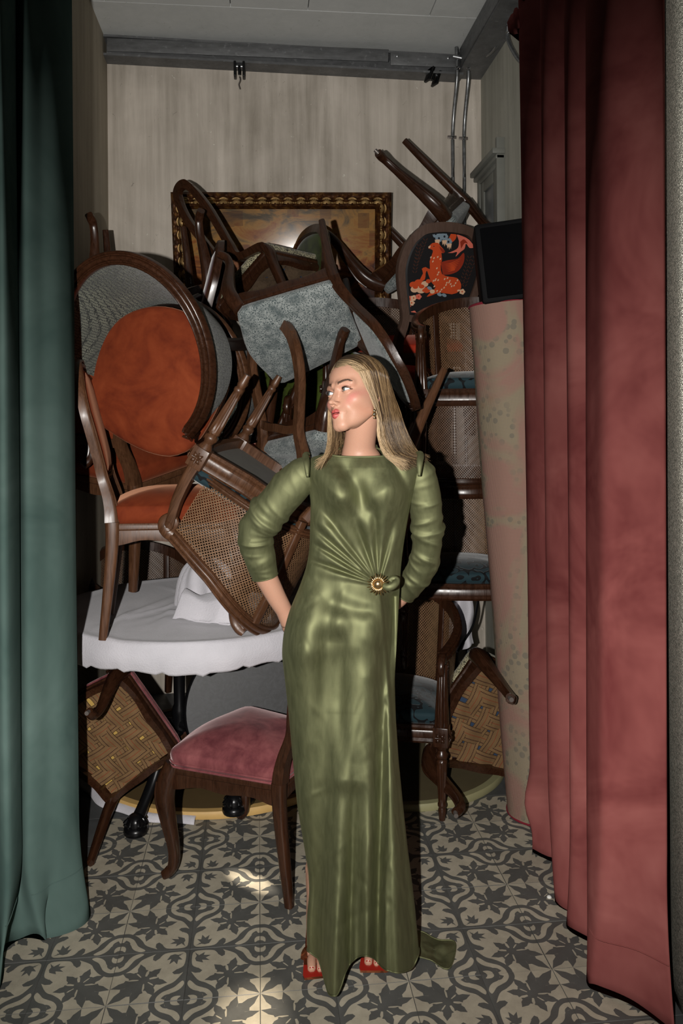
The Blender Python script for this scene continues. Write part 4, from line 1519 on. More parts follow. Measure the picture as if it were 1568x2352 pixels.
cane_chair('R2b', 'dark cane armchair in the woman\'s shadow left of the right stack', wood=WOOD, cane=CANE_DARK)
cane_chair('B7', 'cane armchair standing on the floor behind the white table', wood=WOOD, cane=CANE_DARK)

# ---------------------------------------------------------------- tables, cloth, boards
TX, TY, TR = -.235, 3.275, .565
tbl = empty('pedestal_table', 'round table on a black cast iron pedestal under the white cloth', 'table', Matrix.Translation((TX, TY, 0)))
mb = MB(); lathe(mb, [(.001, .735), (TR - .01, .735), (TR, .742), (TR, .758), (TR - .006, .765), (.001, .765)], 64); build(mb, 'tabletop', WOOD_FLAT, tbl)
mb = MB()
PO = (-.088, -.02)
lathe(mb, [(.03, .26), (.034, .28), (.026, .30), (.030, .33), (.030, .36), (.022, .38), (.024, .50), (.026, .60), (.032, .63), (.024, .66), (.024, .70), (.06, .735)], 20, (PO[0], PO[1], 0)); build(mb, 'column', BLACKIRON, tbl)


def iron_leg(L, h=.27):
    mb = MB()
    tube(mb, [(.015, 0, h), (.07, 0, h - .01), (.14, 0, h - .06), (.19, 0, h - .13), (L - .05, 0, .085), (L - .02, 0, .055)], [(.02, .03), (.018, .028), (.016, .024), (.016, .022), (.018, .022), (.022, .024)], 5, circ(10), (0, 1, 0))
    lathe(mb, [(.0001, 0), (.042, 0), (.046, .010), (.044, .022), (.034, .03), (.036, .042), (.030, .055), (.02, .068), (.0001, .075)], 18, (L, 0, 0))
    for k in range(7):
        a = k * 2 * PI / 7
        tube(mb, [(L + .034 * math.cos(a), .034 * math.sin(a), .028), (L + .04 * math.cos(a), .04 * math.sin(a), .042), (L + .026 * math.cos(a), .026 * math.sin(a), .055)], .007, 3, circ(6))
    return mb


for k, a in enumerate((-118, -28, 62, 152)):
    o = cached(('iron', .29), lambda: iron_leg(.29), 'foot', BLACKIRON, tbl, 60); o.rotation_euler = (0, 0, math.radians(a)); o.location = (PO[0], PO[1], .034 if k else .0)


def m_terry():
    t = NT('white_terry')
    n = t.noise(t.coord('Object'), 160.0, 3, .7); n2 = t.noise(t.coord('Object'), 5.0, 4)
    t.set(Base_Color=t.ramp(n2, [(.3, rgb(196, 194, 200)), (.7, rgb(214, 211, 217))]), Roughness=.95, Sheen_Weight=.3, Specular_IOR_Level=.1)
    t.bump(n, .6, .003)
    return t.m


TERRY = m_terry()
nr, nt = 34, 160
P = np.zeros((nt, nr + 14, 3)); rg = np.random.default_rng(4)
fold = [(rg.uniform(0, 6.28), rg.uniform(-.3, .3), rg.uniform(.004, .009), rg.uniform(.03, .06)) for _ in range(16)]
for i in range(nt):
    a = 2 * PI * i / nt
    for j in range(nr + 14):
        if j < nr:
            r = TR * 1.012 * (j / (nr - 1)) ** .9; x, y = r * math.cos(a), r * math.sin(a); z = .771
            for (fa, fo, fh, fw) in fold:
                d = x * math.cos(fa) + y * math.sin(fa) - fo; e = -x * math.sin(fa) + y * math.cos(fa)
                z += fh * math.exp(-(d / fw * 2.2) ** 2) * math.exp(-((e - fo) / .26) ** 2)
            z += .006 * max(0, (r - TR * .93) / (TR * .07)) - .004
        else:
            t = (j - nr + 1) / 14
            r = TR * 1.012 + .012 * math.sin(PI * t) + .004 * math.sin(a * 9 + t * 2)
            x, y = r * math.cos(a), r * math.sin(a)
            z = .773 - t * (.098 + .006 * math.sin(a * 7) + .0035 * math.sin(a * 41) + .003 * math.sin(a * 67 + 1)) 
        P[i, j] = (TX + x, TY + y, z)
mb = MB(); grid(mb, P, wrap_u=True)
cl = build(mb, 'tablecloth', TERRY, None, 180); tag(cl, 'white terry cloth with ragged hem fitted over the round table', 'tablecloth')
so = cl.modifiers.new('thickness', 'SOLIDIFY'); so.thickness = .005; so.offset = 1


def cloth_lump(name, label, M, fn, mat=None, nu=60, nv=40):
    P = np.zeros((nu, nv, 3))
    for i in range(nu):
        for j in range(nv): P[i, j] = fn(i / (nu - 1), j / (nv - 1))
    mb = MB(); grid(mb, P)
    o = build(mb, name, mat or TERRY, None, 180); o.matrix_world = M
    so = o.modifiers.new('thickness', 'SOLIDIFY'); so.thickness = .006; so.offset = 0
    return tag(o, label, 'cloth')


def lump(u, v):
    a = 2 * PI * u; h = v
    r = (.098 + .018 * math.sin(3 * a + 1) + .010 * math.sin(7 * a + 4 * h)) * (1 - .86 * h ** 2.6)
    return (r * math.cos(a) * 1.0 + .03 * h, r * math.sin(a) * .8, .008 + .185 * math.sin(h * PI / 2) + .012 * math.sin(4 * a + 5 * h) * h * (1 - h))


cloth_lump('cloth_bundle', 'bundled white cloth heaped on the table beneath the upside down cane armchair', Matrix.Translation((-.235, 3.20, .776)), lump)


def flap(u, v):
    x = -.10 + .24 * u; y = -.09 + .13 * v
    z = .055 + .045 * math.sin(PI * v) * (1 - .3 * u) + .010 * math.sin(9 * u + 4 * v) - .05 * max(0, .25 - v) / .25 - .04 * max(0, u - .75) / .25
    return (x + .02 * math.sin(5 * v), y, max(.010, z))


cloth_lump('folded_cloth', 'folded white cloth lying in front of the bundled cloth on the table', Matrix.Translation((-.19, 3.03, .775)) @ Matrix.Rotation(-.5, 4, 'Z'), flap)


def m_slate():
    t = NT('dark_slate_top')
    w = t.noise(t.coord('Object', (1, 1, 1)), 22.0, 6, .7, 2.5)
    t.set(Base_Color=t.ramp(w, [(.4, rgb(20, 21, 23)), (.62, rgb(40, 41, 44))]), Roughness=.5)
    t.bump(w, .1, .001); return t.m


dt = empty('tilt_top_table', 'dark round table with its top tilted up behind the pink chair', 'table', Matrix.Translation((-.06, 3.17, 0)) @ Matrix.Rotation(math.radians(6), 4, 'Z'))
mb = MB(); lathe(mb, [(.001, -.011), (.258, -.011), (.262, -.006), (.262, .006), (.258, .011), (.001, .011)], 64)
o = build(mb, 'tabletop', m_slate(), dt); o.matrix_local = Matrix.Translation((.03, -.02, .385)) @ Matrix.Rotation(math.radians(76), 4, 'X')
mb = MB(); sweep(mb, [(.263 * math.cos(a), .263 * math.sin(a), 0) for a in np.linspace(0, 2 * PI, 64, endpoint=False)], ROUND, (.006, .012), (0, 0, 1), closed=True)
o2 = build(mb, 'rim', BLACKIRON, o)
mb = MB(); lathe(mb, [(.03, .16), (.022, .2), (.02, .36), (.03, .40), (.001, .40)], 16); o = build(mb, 'column', BLACKIRON, dt); o.location = (.03, .06, 0)
for k, a in enumerate((-115, 5, 125)):
    o = cached(('iron', .2), lambda: iron_leg(.2, .2), 'foot', BLACKIRON, dt, 60); o.rotation_euler = (0, 0, math.radians(a)); o.location = (.03, .06, .034)

for (x, y, r, z, c, e, lab) in ((.604, 3.50, .475, .0, rgb(92, 82, 58), rgb(150, 146, 108), 'round wooden tabletop with pale green rim lying on floor under the right chairs'),
                                (-.162, 3.655, .60, .004, rgb(96, 78, 48), rgb(206, 168, 104), 'round wooden tabletop with golden rim lying on the floor under the white table')):
    b = empty('loose_tabletop', lab, 'tabletop', Matrix.Translation((x, y, z)), 'loose round tabletops on the floor')
    mb = MB(); lathe(mb, [(.001, 0), (r - .008, 0), (r - .008, .027), (.001, .027)], 72); build(mb, 'board', m_plain('board_' + lab[21:26], c, .6), b)
    mb = MB(); lathe(mb, [(r - .008, 0), (r, 0), (r + .002, .006), (r + .002, .024), (r - .002, .029), (r - .03, .029), (r - .03, .027), (r - .008, .026)], 72); build(mb, 'rim', m_plain('rim_' + lab[21:26], e, .55), b)
# white cloth caught under the golden-rimmed board, left side
def tail(u, v):
    a = math.radians(196 + 66 * u); r = .59 + .045 * v + .008 * math.sin(u * 19)
    return (-.162 + r * math.cos(a), 3.655 + r * math.sin(a), .012 + .012 * math.sin(PI * v) - .009 * v)
cloth_lump('trapped_cloth', 'white cloth edge poking out from under the golden rimmed tabletop', Matrix.Identity(4), tail, None, 50, 8)

mb = MB(); box(mb, (-.30, -.012, 0), (.30, .012, .78), .004); kb_ = build(mb, 'leaning_board', m_plain('khaki_board', rgb(112, 100, 68), .7), None)
kb_.matrix_world = Matrix.Translation((.78, 4.36, .0)) @ Matrix.Rotation(math.radians(-7), 4, 'X'); tag(kb_, 'khaki board leaning on back wall behind the right chair stack', 'board')


def hang(u, v):
    x = -.075 + .15 * u; w = .75 + .25 * math.sin(PI * min(1, v * 1.1))
    return (x * w + .03 * v * v - .02, .02 * math.sin(u * 11 + v * 3) + .012 * math.sin(v * 14 + 3 * u), .72 - .36 * v - .02 * math.sin(u * 5))


cloth_lump('hanging_cloth', 'crumpled white cloth hanging below the lowest cane armchair of right stack', Matrix.Translation((.935, 3.66, .075)), hang)
mb = MB(); tube(mb, [(1.035, 3.62, .80), (1.01, 3.62, .65), (.985, 3.62, .55), (.94, 3.63, .47), (.92, 3.64, .43)], .0055, 5, circ(8))
o = build(mb, 'dark_cord', BLACKIRON, None); tag(o, 'thin dark cord hanging across the white cloth below the right stack', 'cord')
mb = MB(); lathe(mb, [(.0001, 0), (.008, 0), (.0065, .004), (.003, .006), (.0001, .006)], 9)
o = build(mb, 'paper_scrap', m_plain('white_scrap', rgb(230, 228, 222), .8), None); o.location = (.905, 2.44, .0005); tag(o, 'tiny white paper scrap lying on the tiles near the red curtain', 'scrap')


# ---------------------------------------------------------------- the deer print, laid flat on the rear face of one chair's back
deer = dining_chair('R5', 'dining chair with a spotted winged deer print on its back, facing away', RED, m_plain('black_print_ground', (.006, .006, .007), .6), WOOD_FLAT)


def sk(p):
    """sketch units of the print -> x, z on the chair back"""
    a, b = p[0] / 1000, p[1] / 1000
    x = -.80896 * a - .03333 * b + .86946 - .0812 * a * b
    z = .07357 * a - .67621 * b + 1.32899 - .07192 * a * b
    return (x * .95, .585 + (z - .53) * 1.0)


def ell(x, y, a, b, n=16, rot=0.0):
    c, s = math.cos(rot), math.sin(rot)
    return [(x + a * math.cos(q) * c - b * math.sin(q) * s, y + a * math.cos(q) * s + b * math.sin(q) * c) for q in np.linspace(0, 2 * PI, n, endpoint=False)]


BK, OR, DO, CR, BL, NV, PK, BR = range(8)
pr = []
A_ = lambda m, pts: pr.append((m, pts))
sm = lambda pts, n=3: [(a, b) for a, b, _ in catmull([(x, y, 0) for x, y in pts], n)]
# coral plumes and blossoms along the top
A_(OR, sm([(785, 700), (800, 672), (850, 660), (905, 668), (895, 690), (860, 685), (830, 700), (800, 712)]))
A_(PK, sm([(980, 800), (1010, 790), (1045, 770), (1052, 730), (1040, 690), (1090, 700), (1130, 735), (1150, 765), (1120, 770), (1098, 745), (1088, 775), (1060, 795), (1030, 822), (1040, 795), (1010, 800)]))
A_(OR, sm([(1000, 690), (1035, 690), (1030, 720), (1000, 740), (985, 720)]))
A_(DO, sm([(1060, 735), (1085, 720), (1110, 745), (1090, 742), (1065, 775)]))
for x, y in ((905, 690), (938, 682), (925, 715), (960, 705), (985, 735)):
    for q in range(6): A_(BL, ell(x + 13 * math.cos(q * PI / 3), y + 13 * math.sin(q * PI / 3), 11, 10, 9))
    A_(NV, ell(x, y, 7, 7, 8))
for x, y, r in ((915, 742, .3), (990, 765, -.3), (960, 745, 0)):
    A_(CR, [(x - 16, y - 18), (x + 16, y - 20), (x + 10, y + 12), (x + 4, y - 2), (x, y + 18), (x - 5, y - 2), (x - 12, y + 10)])
# ferns at the sides
for (x0, y0, x1, y1) in ((780, 880, 840, 730), (775, 920, 800, 760), (1070, 990, 1120, 830), (1090, 1000, 1155, 830)):
    for k in range(9):
        t = k / 8; x, y = x0 + (x1 - x0) * t, y0 + (y1 - y0) * t
        for s in (-1, 1): A_(BR, ell(x + s * 9, y - 8, 10, 3.2, 8, -s * .9))
# the deer
A_(OR, sm([(862, 762), (884, 743), (918, 742), (935, 760), (962, 790), (950, 802), (940, 800), (944, 840), (936, 875), (945, 925), (992, 940), (1042, 948), (1068, 985), (1058, 1026), (1008, 1046), (935, 1036), (885, 1052), (850, 1062), (880, 1030), (905, 1005), (880, 975), (858, 925), (850, 905), (842, 922), (838, 958), (800, 975), (826, 922), (818, 895), (842, 884), (868, 896), (866, 850), (880, 812), (886, 785), (858, 774)], 2))
A_(DO, sm([(935, 855), (985, 842), (1045, 832), (1083, 798), (1084, 850), (1052, 902), (1002, 925), (950, 930)]))
for k in range(6): A_(OR, sm([(955 + 4 * k, 868 + 9 * k), (1000 + 4 * k, 858 + 7 * k), (1072 - 9 * k, 830 + 14 * k), (1000 + 4 * k, 864 + 8 * k)], 3))
A_(DO, sm([(925, 760), (962, 790), (950, 800), (934, 782)]))
A_(NV, ell(893, 762, 4, 3, 8))
A_(CR, sm([(858, 764), (872, 757), (870, 770), (860, 774)]))
for k in range(46):
    q = random.Random(k); x = q.uniform(872, 1062); y = q.uniform(800, 1035)
    if (x < 940 and 800 < y < 930) or (y > 945 and 890 < x < 1058): A_(CR, ell(x, y, 4.2, 7, 8, .6))
# clouds and small blossoms at the foot
for x, y, r in ((768, 990, 24), (800, 978, 26), (838, 985, 22), (860, 968, 16), (775, 1018, 24), (815, 1018, 30), (850, 1022, 22), (885, 1030, 16)):
    A_(CR if (x + y) % 2 else OR, ell(x, y, r, r * .8, 14))
for x, y, r in ((780, 1003, 17), (818, 1000, 18), (836, 1024, 14)): A_(OR, ell(x, y, r, r * .7, 12))
for x, y in ((868, 1010), (930, 1048), (960, 1052)): A_(BL, ell(x, y, 16, 10, 10, .4))
for x, y, c in ((745, 1075, PK), (770, 1070, CR), (758, 1100, CR), (735, 1120, PK), (740, 1160, CR), (770, 1165, PK), (800, 1062, PK), (1075, 1030, CR)):
    for q in range(5): A_(c, ell(x + 10 * math.cos(q * 1.257), y + 10 * math.sin(q * 1.257), 10, 8, 8))
    A_(OR, ell(x, y, 5, 5, 7))
pr = [(m, [sk(p) for p in pts]) for m, pts in pr]
OL = [(x * .95, .77 + (z - .77) * .95) for x, z in dense(catmull([(x, z, 0) for x, z in back_outline()], 2)[:, :2].tolist(), 60)]
vo, tr2, mi2 = poly_layers(OL, pr, .02)
mb = MB(); mb.add([(x, back_y(z) + .0178, z) for x, z in vo], tr2, mi=mi2)
cols = [('black', (.007, .006, .007)), ('orange', rgb(206, 74, 28)), ('red_orange', rgb(150, 44, 18)), ('cream', rgb(226, 184, 150)), ('blue_grey', rgb(128, 146, 158)), ('ink', rgb(30, 34, 46)), ('coral', rgb(222, 112, 92)), ('brown', rgb(64, 34, 24))]
build(mb, 'printed_panel', [m_plain('print_' + n, c, .6) for n, c in cols], deer, 0)

# ---------------------------------------------------------------- the woman
KM = 1828.0


def fig(u, v, d=0.0):
    """figure study units -> metres in the woman's own frame (x to her left, y away, z up; d = depth from the body plane)"""
    Zc = 2.2 + d
    return V((u - 784.0) * Zc / KM - 16.0 * 2.2 / KM, d, 1.527 + (958.0 - v) * Zc / KM)


def smin(a, b, k):
    h = np.clip(.5 + .5 * (b - a) / k, 0, 1); return b * (1 - h) + a * h - k * h * (1 - h)


def smax(a, b, k): return -smin(-a, -b, k)


def s_ell(p, c, r):
    q = (p - V(*c)) / V(*r); l = np.linalg.norm(q, axis=-1); g = np.linalg.norm(q / V(*r), axis=-1); return l * (l - 1) / np.maximum(g, 1e-6)


def s_cap(p, a, b, ra, rb=None):
    rb = ra if rb is None else rb
    a, b = V(*a), V(*b); ab = b - a; t = np.clip(((p - a) @ ab) / (ab @ ab), 0, 1)
    return np.linalg.norm(p - a - t[..., None] * ab, axis=-1) - (ra + (rb - ra) * t)


EYEC = [(s * .0315, -.0735, 0.0) for s in (-1, 1)]


def lid_open(x, z, s):
    """signed almond measure of the lid opening around an eye; <0 inside"""
    e = (x - s * .0315) / .0152 * s
    up = .0051 * np.clip(1 - np.abs(e + .08) ** 2.2, 0, 1) + .0012 * e; lo = -.0040 * np.clip(1 - np.abs(e - .05) ** 2.2, 0, 1) + .0012 * e
    return np.maximum(np.maximum(z - up, lo - z), (np.abs(e) - 1) * .015)


def head_sdf(p):
    x, y, z = p[..., 0], p[..., 1], p[..., 2]
    d = s_ell(p, (0, .018, .036), (.0735, .096, .084))
    d = smin(d, s_ell(p, (0, -.030, -.032), (.058, .056, .074)), .03)
    d = smin(d, s_ell(p, (0, -.030, .050), (.060, .050, .050)), .03)
    d = smin(d, np.minimum(s_cap(p, (.049, -.004, -.060), (.012, -.070, -.100), .014), s_cap(p, (-.049, -.004, -.060), (-.012, -.070, -.100), .014)), .024)
    d = smin(d, s_ell(p, (0, -.076, -.101), (.019, .017, .016)), .02)
    for s in (-1, 1):
        d = smin(d, s_ell(p, (s * .044, -.054, -.028), (.020, .018, .016)), .028)
        d = smin(d, s_cap(p, (s * .012, -.0855, .0195), (s * .046, -.068, .0205), .0075), .016)
    d = smin(d, s_ell(p, (0, -.079, -.066), (.027, .019, .023)), .02)
    for s in (-1, 1):
        d = smax(d, -s_ell(p, (s * .0300, -.102, -.001), (.0165, .0175, .0115)), .012)
    for s in (-1, 1): d = smin(d, s_ell(p, (s * .050, -.020, -.024), (.018, .026, .030)), .025)
    # nose
    n = s_cap(p, (0, -.084, .008), (0, -.105, -.031), .0054, .0080)
    n = smin(n, s_ell(p, (0, -.1105, -.0365), (.0078, .0086, .0072)), .006)
    for s in (-1, 1):
        n = smin(n, s_ell(p, (s * .0098, -.0985, -.0400), (.0048, .0082, .0055)), .006)
    d = smin(d, n, .0115)
    for s in (-1, 1): d = smax(d, -s_ell(p, (s * .0056, -.1035, -.0460), (.0030, .0055, .0034)), .002)
    # lips, slightly parted
    for s in (-1, 1):
        d = smin(d, s_cap(p, (s * .0045, -.0978, -.0622), (s * .0275, -.0805, -.0678), .0056, .0018), .0045)
        d = smin(d, s_cap(p, (0, -.0965, -.0752), (s * .0240, -.0815, -.0696), .0068, .0022), .0045)
    d = smax(d, -s_ell(p, (0, -.1015, -.0688), (.0150, .016, .0022)), .002)
    d = smin(d, s_cap(p, (0, -.0940, -.0500), (0, -.0965, -.056), .003), .008)
    # eyelids, opened to the eyeball
    for s, c in zip((-1, 1), EYEC):
        lid = np.linalg.norm(p - V(*c), axis=-1) - .0138
        d = smin(d, lid, .004)
        op = np.maximum(lid_open(x, z, s), y - (-.075))
        cut = np.maximum(np.linalg.norm(p - V(*c), axis=-1) - .0190, op)
        d = smax(d, -cut, .0012)
    # ears
    for s in (-1, 1):
        e = s_ell(p, (s * .0690, .012, -.014), (.006, .015, .026))
        e = smax(e, -s_ell(p, (s * .0765, .008, -.008), (.006, .011, .017)), .005)
        d = smin(d, e, .008)
    d = smin(d, s_cap(p, (0, .026, -.030), (0, .030, -.060), .042, .034), .02)
    return d


def head_grid():
    na, ne = 300, 250
    u = np.linspace(-1, 1, na, endpoint=False)
    az = PI * (u * .42 + .58 * u ** 3)          # denser towards the face
    w = np.linspace(0, 1, ne)
    w2 = w + .16 * np.sin(2 * PI * (w - .02)) * .5
    el = (-PI / 2 + .02) + (PI - .04) * np.clip(w2, 0, 1)
    A, E_ = np.meshgrid(az, el, indexing='ij')
    D = np.stack([np.sin(A) * np.cos(E_), -np.cos(A) * np.cos(E_), np.sin(E_)], -1)
    O = V(0, -.028, -.030)
    hi = np.full(A.shape, .19); st = .19 / 80; r = hi.copy(); found = np.zeros(A.shape, bool); rp = r.copy()
    val_prev = head_sdf(O + D * r[..., None])
    for k in range(76):
        r2 = r - st
        val = head_sdf(O + D * r2[..., None])
        hit = (~found) & (val < 0)
        rp = np.where(hit, r2 + st * np.clip((-val) / np.maximum(val_prev - val, 1e-9), 0, 1), rp)
        found |= hit; r = r2; val_prev = val
        if found.all(): break
    for k in range(3):
        q = O + D * rp[..., None]; rp = rp + np.clip(head_sdf(q), -.002, .002) * .8
    rp = np.where(found, rp, .19)
    return O + D * rp[..., None]


HR = Matrix.Rotation(math.radians(-45), 3, 'Z') @ Matrix.Rotation(math.radians(-8), 3, 'X') @ Matrix.Rotation(math.radians(-11), 3, 'Y')
HRn = np.array(HR)
HC = fig(822, 910, -.03)
HSC = .895


def hd(p): return np.asarray(p) @ HRn.T * HSC + HC


def skin_colour(P):
    """make-up and natural tone, as the skin itself carries it"""
    x, y, z = P[..., 0], P[..., 1], P[..., 2]
    base = np.ones(P.shape) * V(.49, .272, .188)
    def paint(c, w): 
        nonlocal base
        base = base * (1 - w[..., None]) + V(*c) * w[..., None]
    front = np.clip((-y - .03) / .02, 0, 1)
    for s in (-1, 1):
        paint((.58, .20, .175), .75 * np.exp(-(((x - s * .050) / .020) ** 2 + ((z + .024 - .012 * (np.abs(x) - .05) / .02) / .015) ** 2)) * np.clip((-y - .0) / .03, 0, 1))
        paint((.40, .17, .115), .7 * np.exp(-(((x - s * .034) / .018) ** 2 + ((z - .010) / .006) ** 2)) * front)
        bt = np.clip((np.abs(x) - .0125) / .040, 0, 1); bz = .0205 + .0085 * np.sin(np.minimum(1, bt * 1.25) * PI * .62) - .006 * np.maximum(0, bt - .7) / .3
        paint((.20, .10, .06), .62 * np.exp(-((z - bz - .001) / (.0042 * (1 - .6 * bt))) ** 2) * (x * s > .011) * (np.abs(x) < .052) * front)
        o = lid_open(x, z, s); near = np.exp(-(np.maximum(o, 0) / .0013) ** 2) * (np.abs(x - s * .0315) < .017) * front * (z > -.008)
        paint((.035, .016, .012), .95 * near * (z > .0005 * 0 - .0008) * (o > -.002))
        paint((.16, .07, .055), .6 * near * (z <= -.0008))
    d1 = np.full(x.shape, 1.0); 
    for s in (-1, 1):
        d1 = np.minimum(d1, s_cap(P, (s * .0045, -.0978, -.0622), (s * .0275, -.0805, -.0678), .0070, .0034)); d1 = np.minimum(d1, s_cap(P, (0, -.0965, -.0752), (s * .0240, -.0815, -.0696), .0094, .0038))
    lip = np.clip((.0008 - d1) / .0016, 0, 1) * front * np.clip((.0295 - np.abs(x)) / .003, 0, 1)
    paint((.40, .050, .055), lip * .92)
    inner = (np.abs(z + .0688) < .0028) & (np.abs(x) < .0165) & (y > -.0985) & (y < -.07)
    paint((.10, .012, .014), inner.astype(float) * .9)
    paint((.44, .20, .13), .5 * np.exp(-(((np.abs(x) - .058) / .012) ** 2 + ((z + .060) / .02) ** 2)))
    return base


def tube_np(mb, cols, pts, r, n=6, prof=circ(14), ref=(0, -1, 0), c=(.49, .272, .188)):
    n0 = len(mb.v); tube(mb, pts, r, n, prof, ref); cols.extend([c] * (len(mb.v) - n0))


def m_skin():
    t = NT('skin')
    a = t.n('Attribute', attribute_name='Col')
    n = t.noise(t.coord('Object'), 320.0, 3, .6)
    c = t.mix(t.ramp(n, [(.35, .0), (.7, .18)]), a.outputs['Color'], (.40, .17, .10))
    t.set(Base_Color=c, Roughness=.46, Specular_IOR_Level=.32, Subsurface_Weight=.10, Subsurface_Radius=(.012, .004, .002), Subsurface_Scale=.6)
    t.bump(n, .08, .0006)
    return t.m


SKIN = m_skin()
NAILS = m_plain('glossy_red_nail', rgb(150, 26, 20), .2)
body = MB(); bcol = []
HG = head_grid()
na, ne = HG.shape[:2]
grid(body, hd(HG), wrap_u=True)
bcol.extend(skin_colour(HG).reshape(-1, 3).tolist())
n0 = len(body.v)
for j, q in ((0, HG[:, 0].mean(0)), (ne - 1, HG[:, -1].mean(0))):
    k = len(body.v); body.v.append(tuple(hd(q))); body.uv.append((0, 0)); bcol.append((.5, .26, .165))
    for i in range(na): body.f.append((i * ne + j, ((i + 1) % na) * ne + j, k)); body.mi.append(0)
# neck, trunk, limbs (mostly under the dress)
tube_np(body, bcol, [tuple(hd((0, .026, -.02))), tuple(hd((0, .028, -.055))), tuple(fig(828, 1022, .012)), tuple(fig(830, 1056, .02)), tuple(fig(832, 1090, .03))], [(.036, .036), (.0415, .0430), (.0440, .046), (.060, .054), (.09, .06)], 6, circ(20))
tube_np(body, bcol, [tuple(fig(832, 1078, .03)), tuple(fig(830, 1130, .03)), tuple(fig(825, 1250, .03)), tuple(fig(790, 1400, .03)), tuple(fig(785, 1470, .03))], [(.12, .06), (.115, .075), (.10, .065), (.12, .08), (.12, .08)], 4)
for u0, u1, ub, d in ((745, 748, 722, .0), (822, 838, 858, .03)):   # thigh, knee, ankle
    tube_np(body, bcol, [tuple(fig(u0, 1460, .055)), tuple(fig(u1, 1800, .0 + d)), tuple(fig((u1 + ub) / 2, 1950, .03 + d)), tuple(fig(ub, 2150, .05 + d))], [.062, .048, .046, .030], 5)


def hand(path_fn, fingers):
    for pts, rr in fingers: tube_np(body, bcol, [path_fn(*p) for p in pts], rr, n=4, prof=circ(8))


ft = lambda u, v, d: tuple(fig(u, v, d))
# her right arm: elbow out, wrist tucked behind the hip; the hand rests on the back of the hip
tube_np(body, bcol, [ft(726, 1080, .03), ft(668, 1122, .045), ft(628, 1168, .06), ft(594, 1216, .072), ft(594, 1255, .08), ft(606, 1310, .088), ft(630, 1362, .10), ft(651, 1400, .112), ft(664, 1428, .125)], [.03, .036, .036, .036, .036, .034, .029, .0245, .027], 6)
tube_np(body, bcol, [ft(655, 1408, .115), ft(672, 1440, .132), ft(690, 1462, .150)], [(.025, .013), (.034, .014), (.036, .012)], 5, prof=circ(12, 2.6), ref=(.3, 1, .2))
hand(ft, [([(686 + 4 * k, 1452 + 9 * k - 14, .150), (712 + 6 * k, 1470 + 9 * k - 14, .160 - .002 * k), (732 + 4 * k, 1482 + 8 * k - 12, .158), (744 + 3 * k, 1494 + 8 * k - 12, .150)], [.0088, .0082, .0074, .0056]) for k in range(4)])
hand(ft, [([(668, 1428, .128), (684, 1420, .118), (700, 1424, .112), (712, 1432, .110)], [.011, .0102, .009, .0065])])
# her left arm: bent, forearm crossing behind the waist
tube_np(body, bcol, [ft(950, 1078, .03), ft(974, 1140, .047), ft(978, 1200, .062), ft(976, 1258, .08), ft(966, 1300, .10), ft(944, 1336, .122), ft(915, 1375, .148), ft(890, 1392, .165)], [.03, .031, .030, .030, .030, .028, .026, .0235], 6)
tube_np(body, bcol, [ft(892, 1390, .165), ft(868, 1400, .172), ft(846, 1410, .175)], [(.025, .013), (.034, .014), (.035, .012)], 5, prof=circ(12, 2.6), ref=(0, 1, .2))
hand(ft, [([(848, 1392 + 11 * k, .175), (822, 1400 + 12 * k, .180), (802, 1408 + 12 * k, .178), (790, 1416 + 11 * k, .170)], [.0088, .0082, .0074, .0056]) for k in range(4)])
hand(ft, [([(878, 1410, .17), (866, 1428, .165), (856, 1442, .16), (850, 1452, .158)], [.011, .0102, .009, .0065])])


def foot(ub, toe_u, toe_v, d, turn):
    """foot in a heeled sandal: instep sloping down to the ball, five toes"""
    T = fig(toe_u, toe_v, d)      # tip of the big toe on the sole
    c, s = math.cos(turn), math.sin(turn)
    def L(x, y, z): return (T[0] + x * c - y * s, T[1] + x * s + y * c, T[2] + z)
    tube_np(body, bcol, [L(.018, .20, .105), L(.02, .15, .085), L(.024, .10, .052), L(.028, .055, .027), L(.028, .036, .016)], [(.030, .032), (.034, .030), (.038, .024), (.042, .015), (.038, .010)], 5, circ(14, 2.5), (0, 0, 1))
    tube_np(body, bcol, [L(.015, .185, .19), L(.016, .195, .13), L(.018, .205, .092), L(.018, .215, .075)], [.030, .030, .030, .024], 4)
    w = [(.000, .0, .0128), (.0225, -.002, .0095), (.0385, .008, .0086), (.0520, .020, .0080), (.0640, .034, .0074)]
    for k, (x, y, r) in enumerate(w):
        tube_np(body, bcol, [L(x * .9 + .003, y + .060, .018), L(x, y + .030, .0175), L(x, y + .014, .0155), L(x, y + .002, .0115), L(x, y - .004, .010)], [r * .8, r, r * .95, r * .9, r * .45], 4, circ(10), (0, 0, 1))
    return L, w


FL = foot(722, 708, 2236, -.022, .05)
FR = foot(858, 838, 2222, -.005, -.10)
body.col = bcol
WROOT = Matrix.Translation((.2455, 2.186, 0)) @ Matrix.Rotation(YAW, 4, 'Z')
woman = build(body, 'person', SKIN, None, 180)
woman.matrix_world = WROOT
tag(woman, 'woman in a long olive satin gown, blonde hair, hands behind her, looking left', 'person')

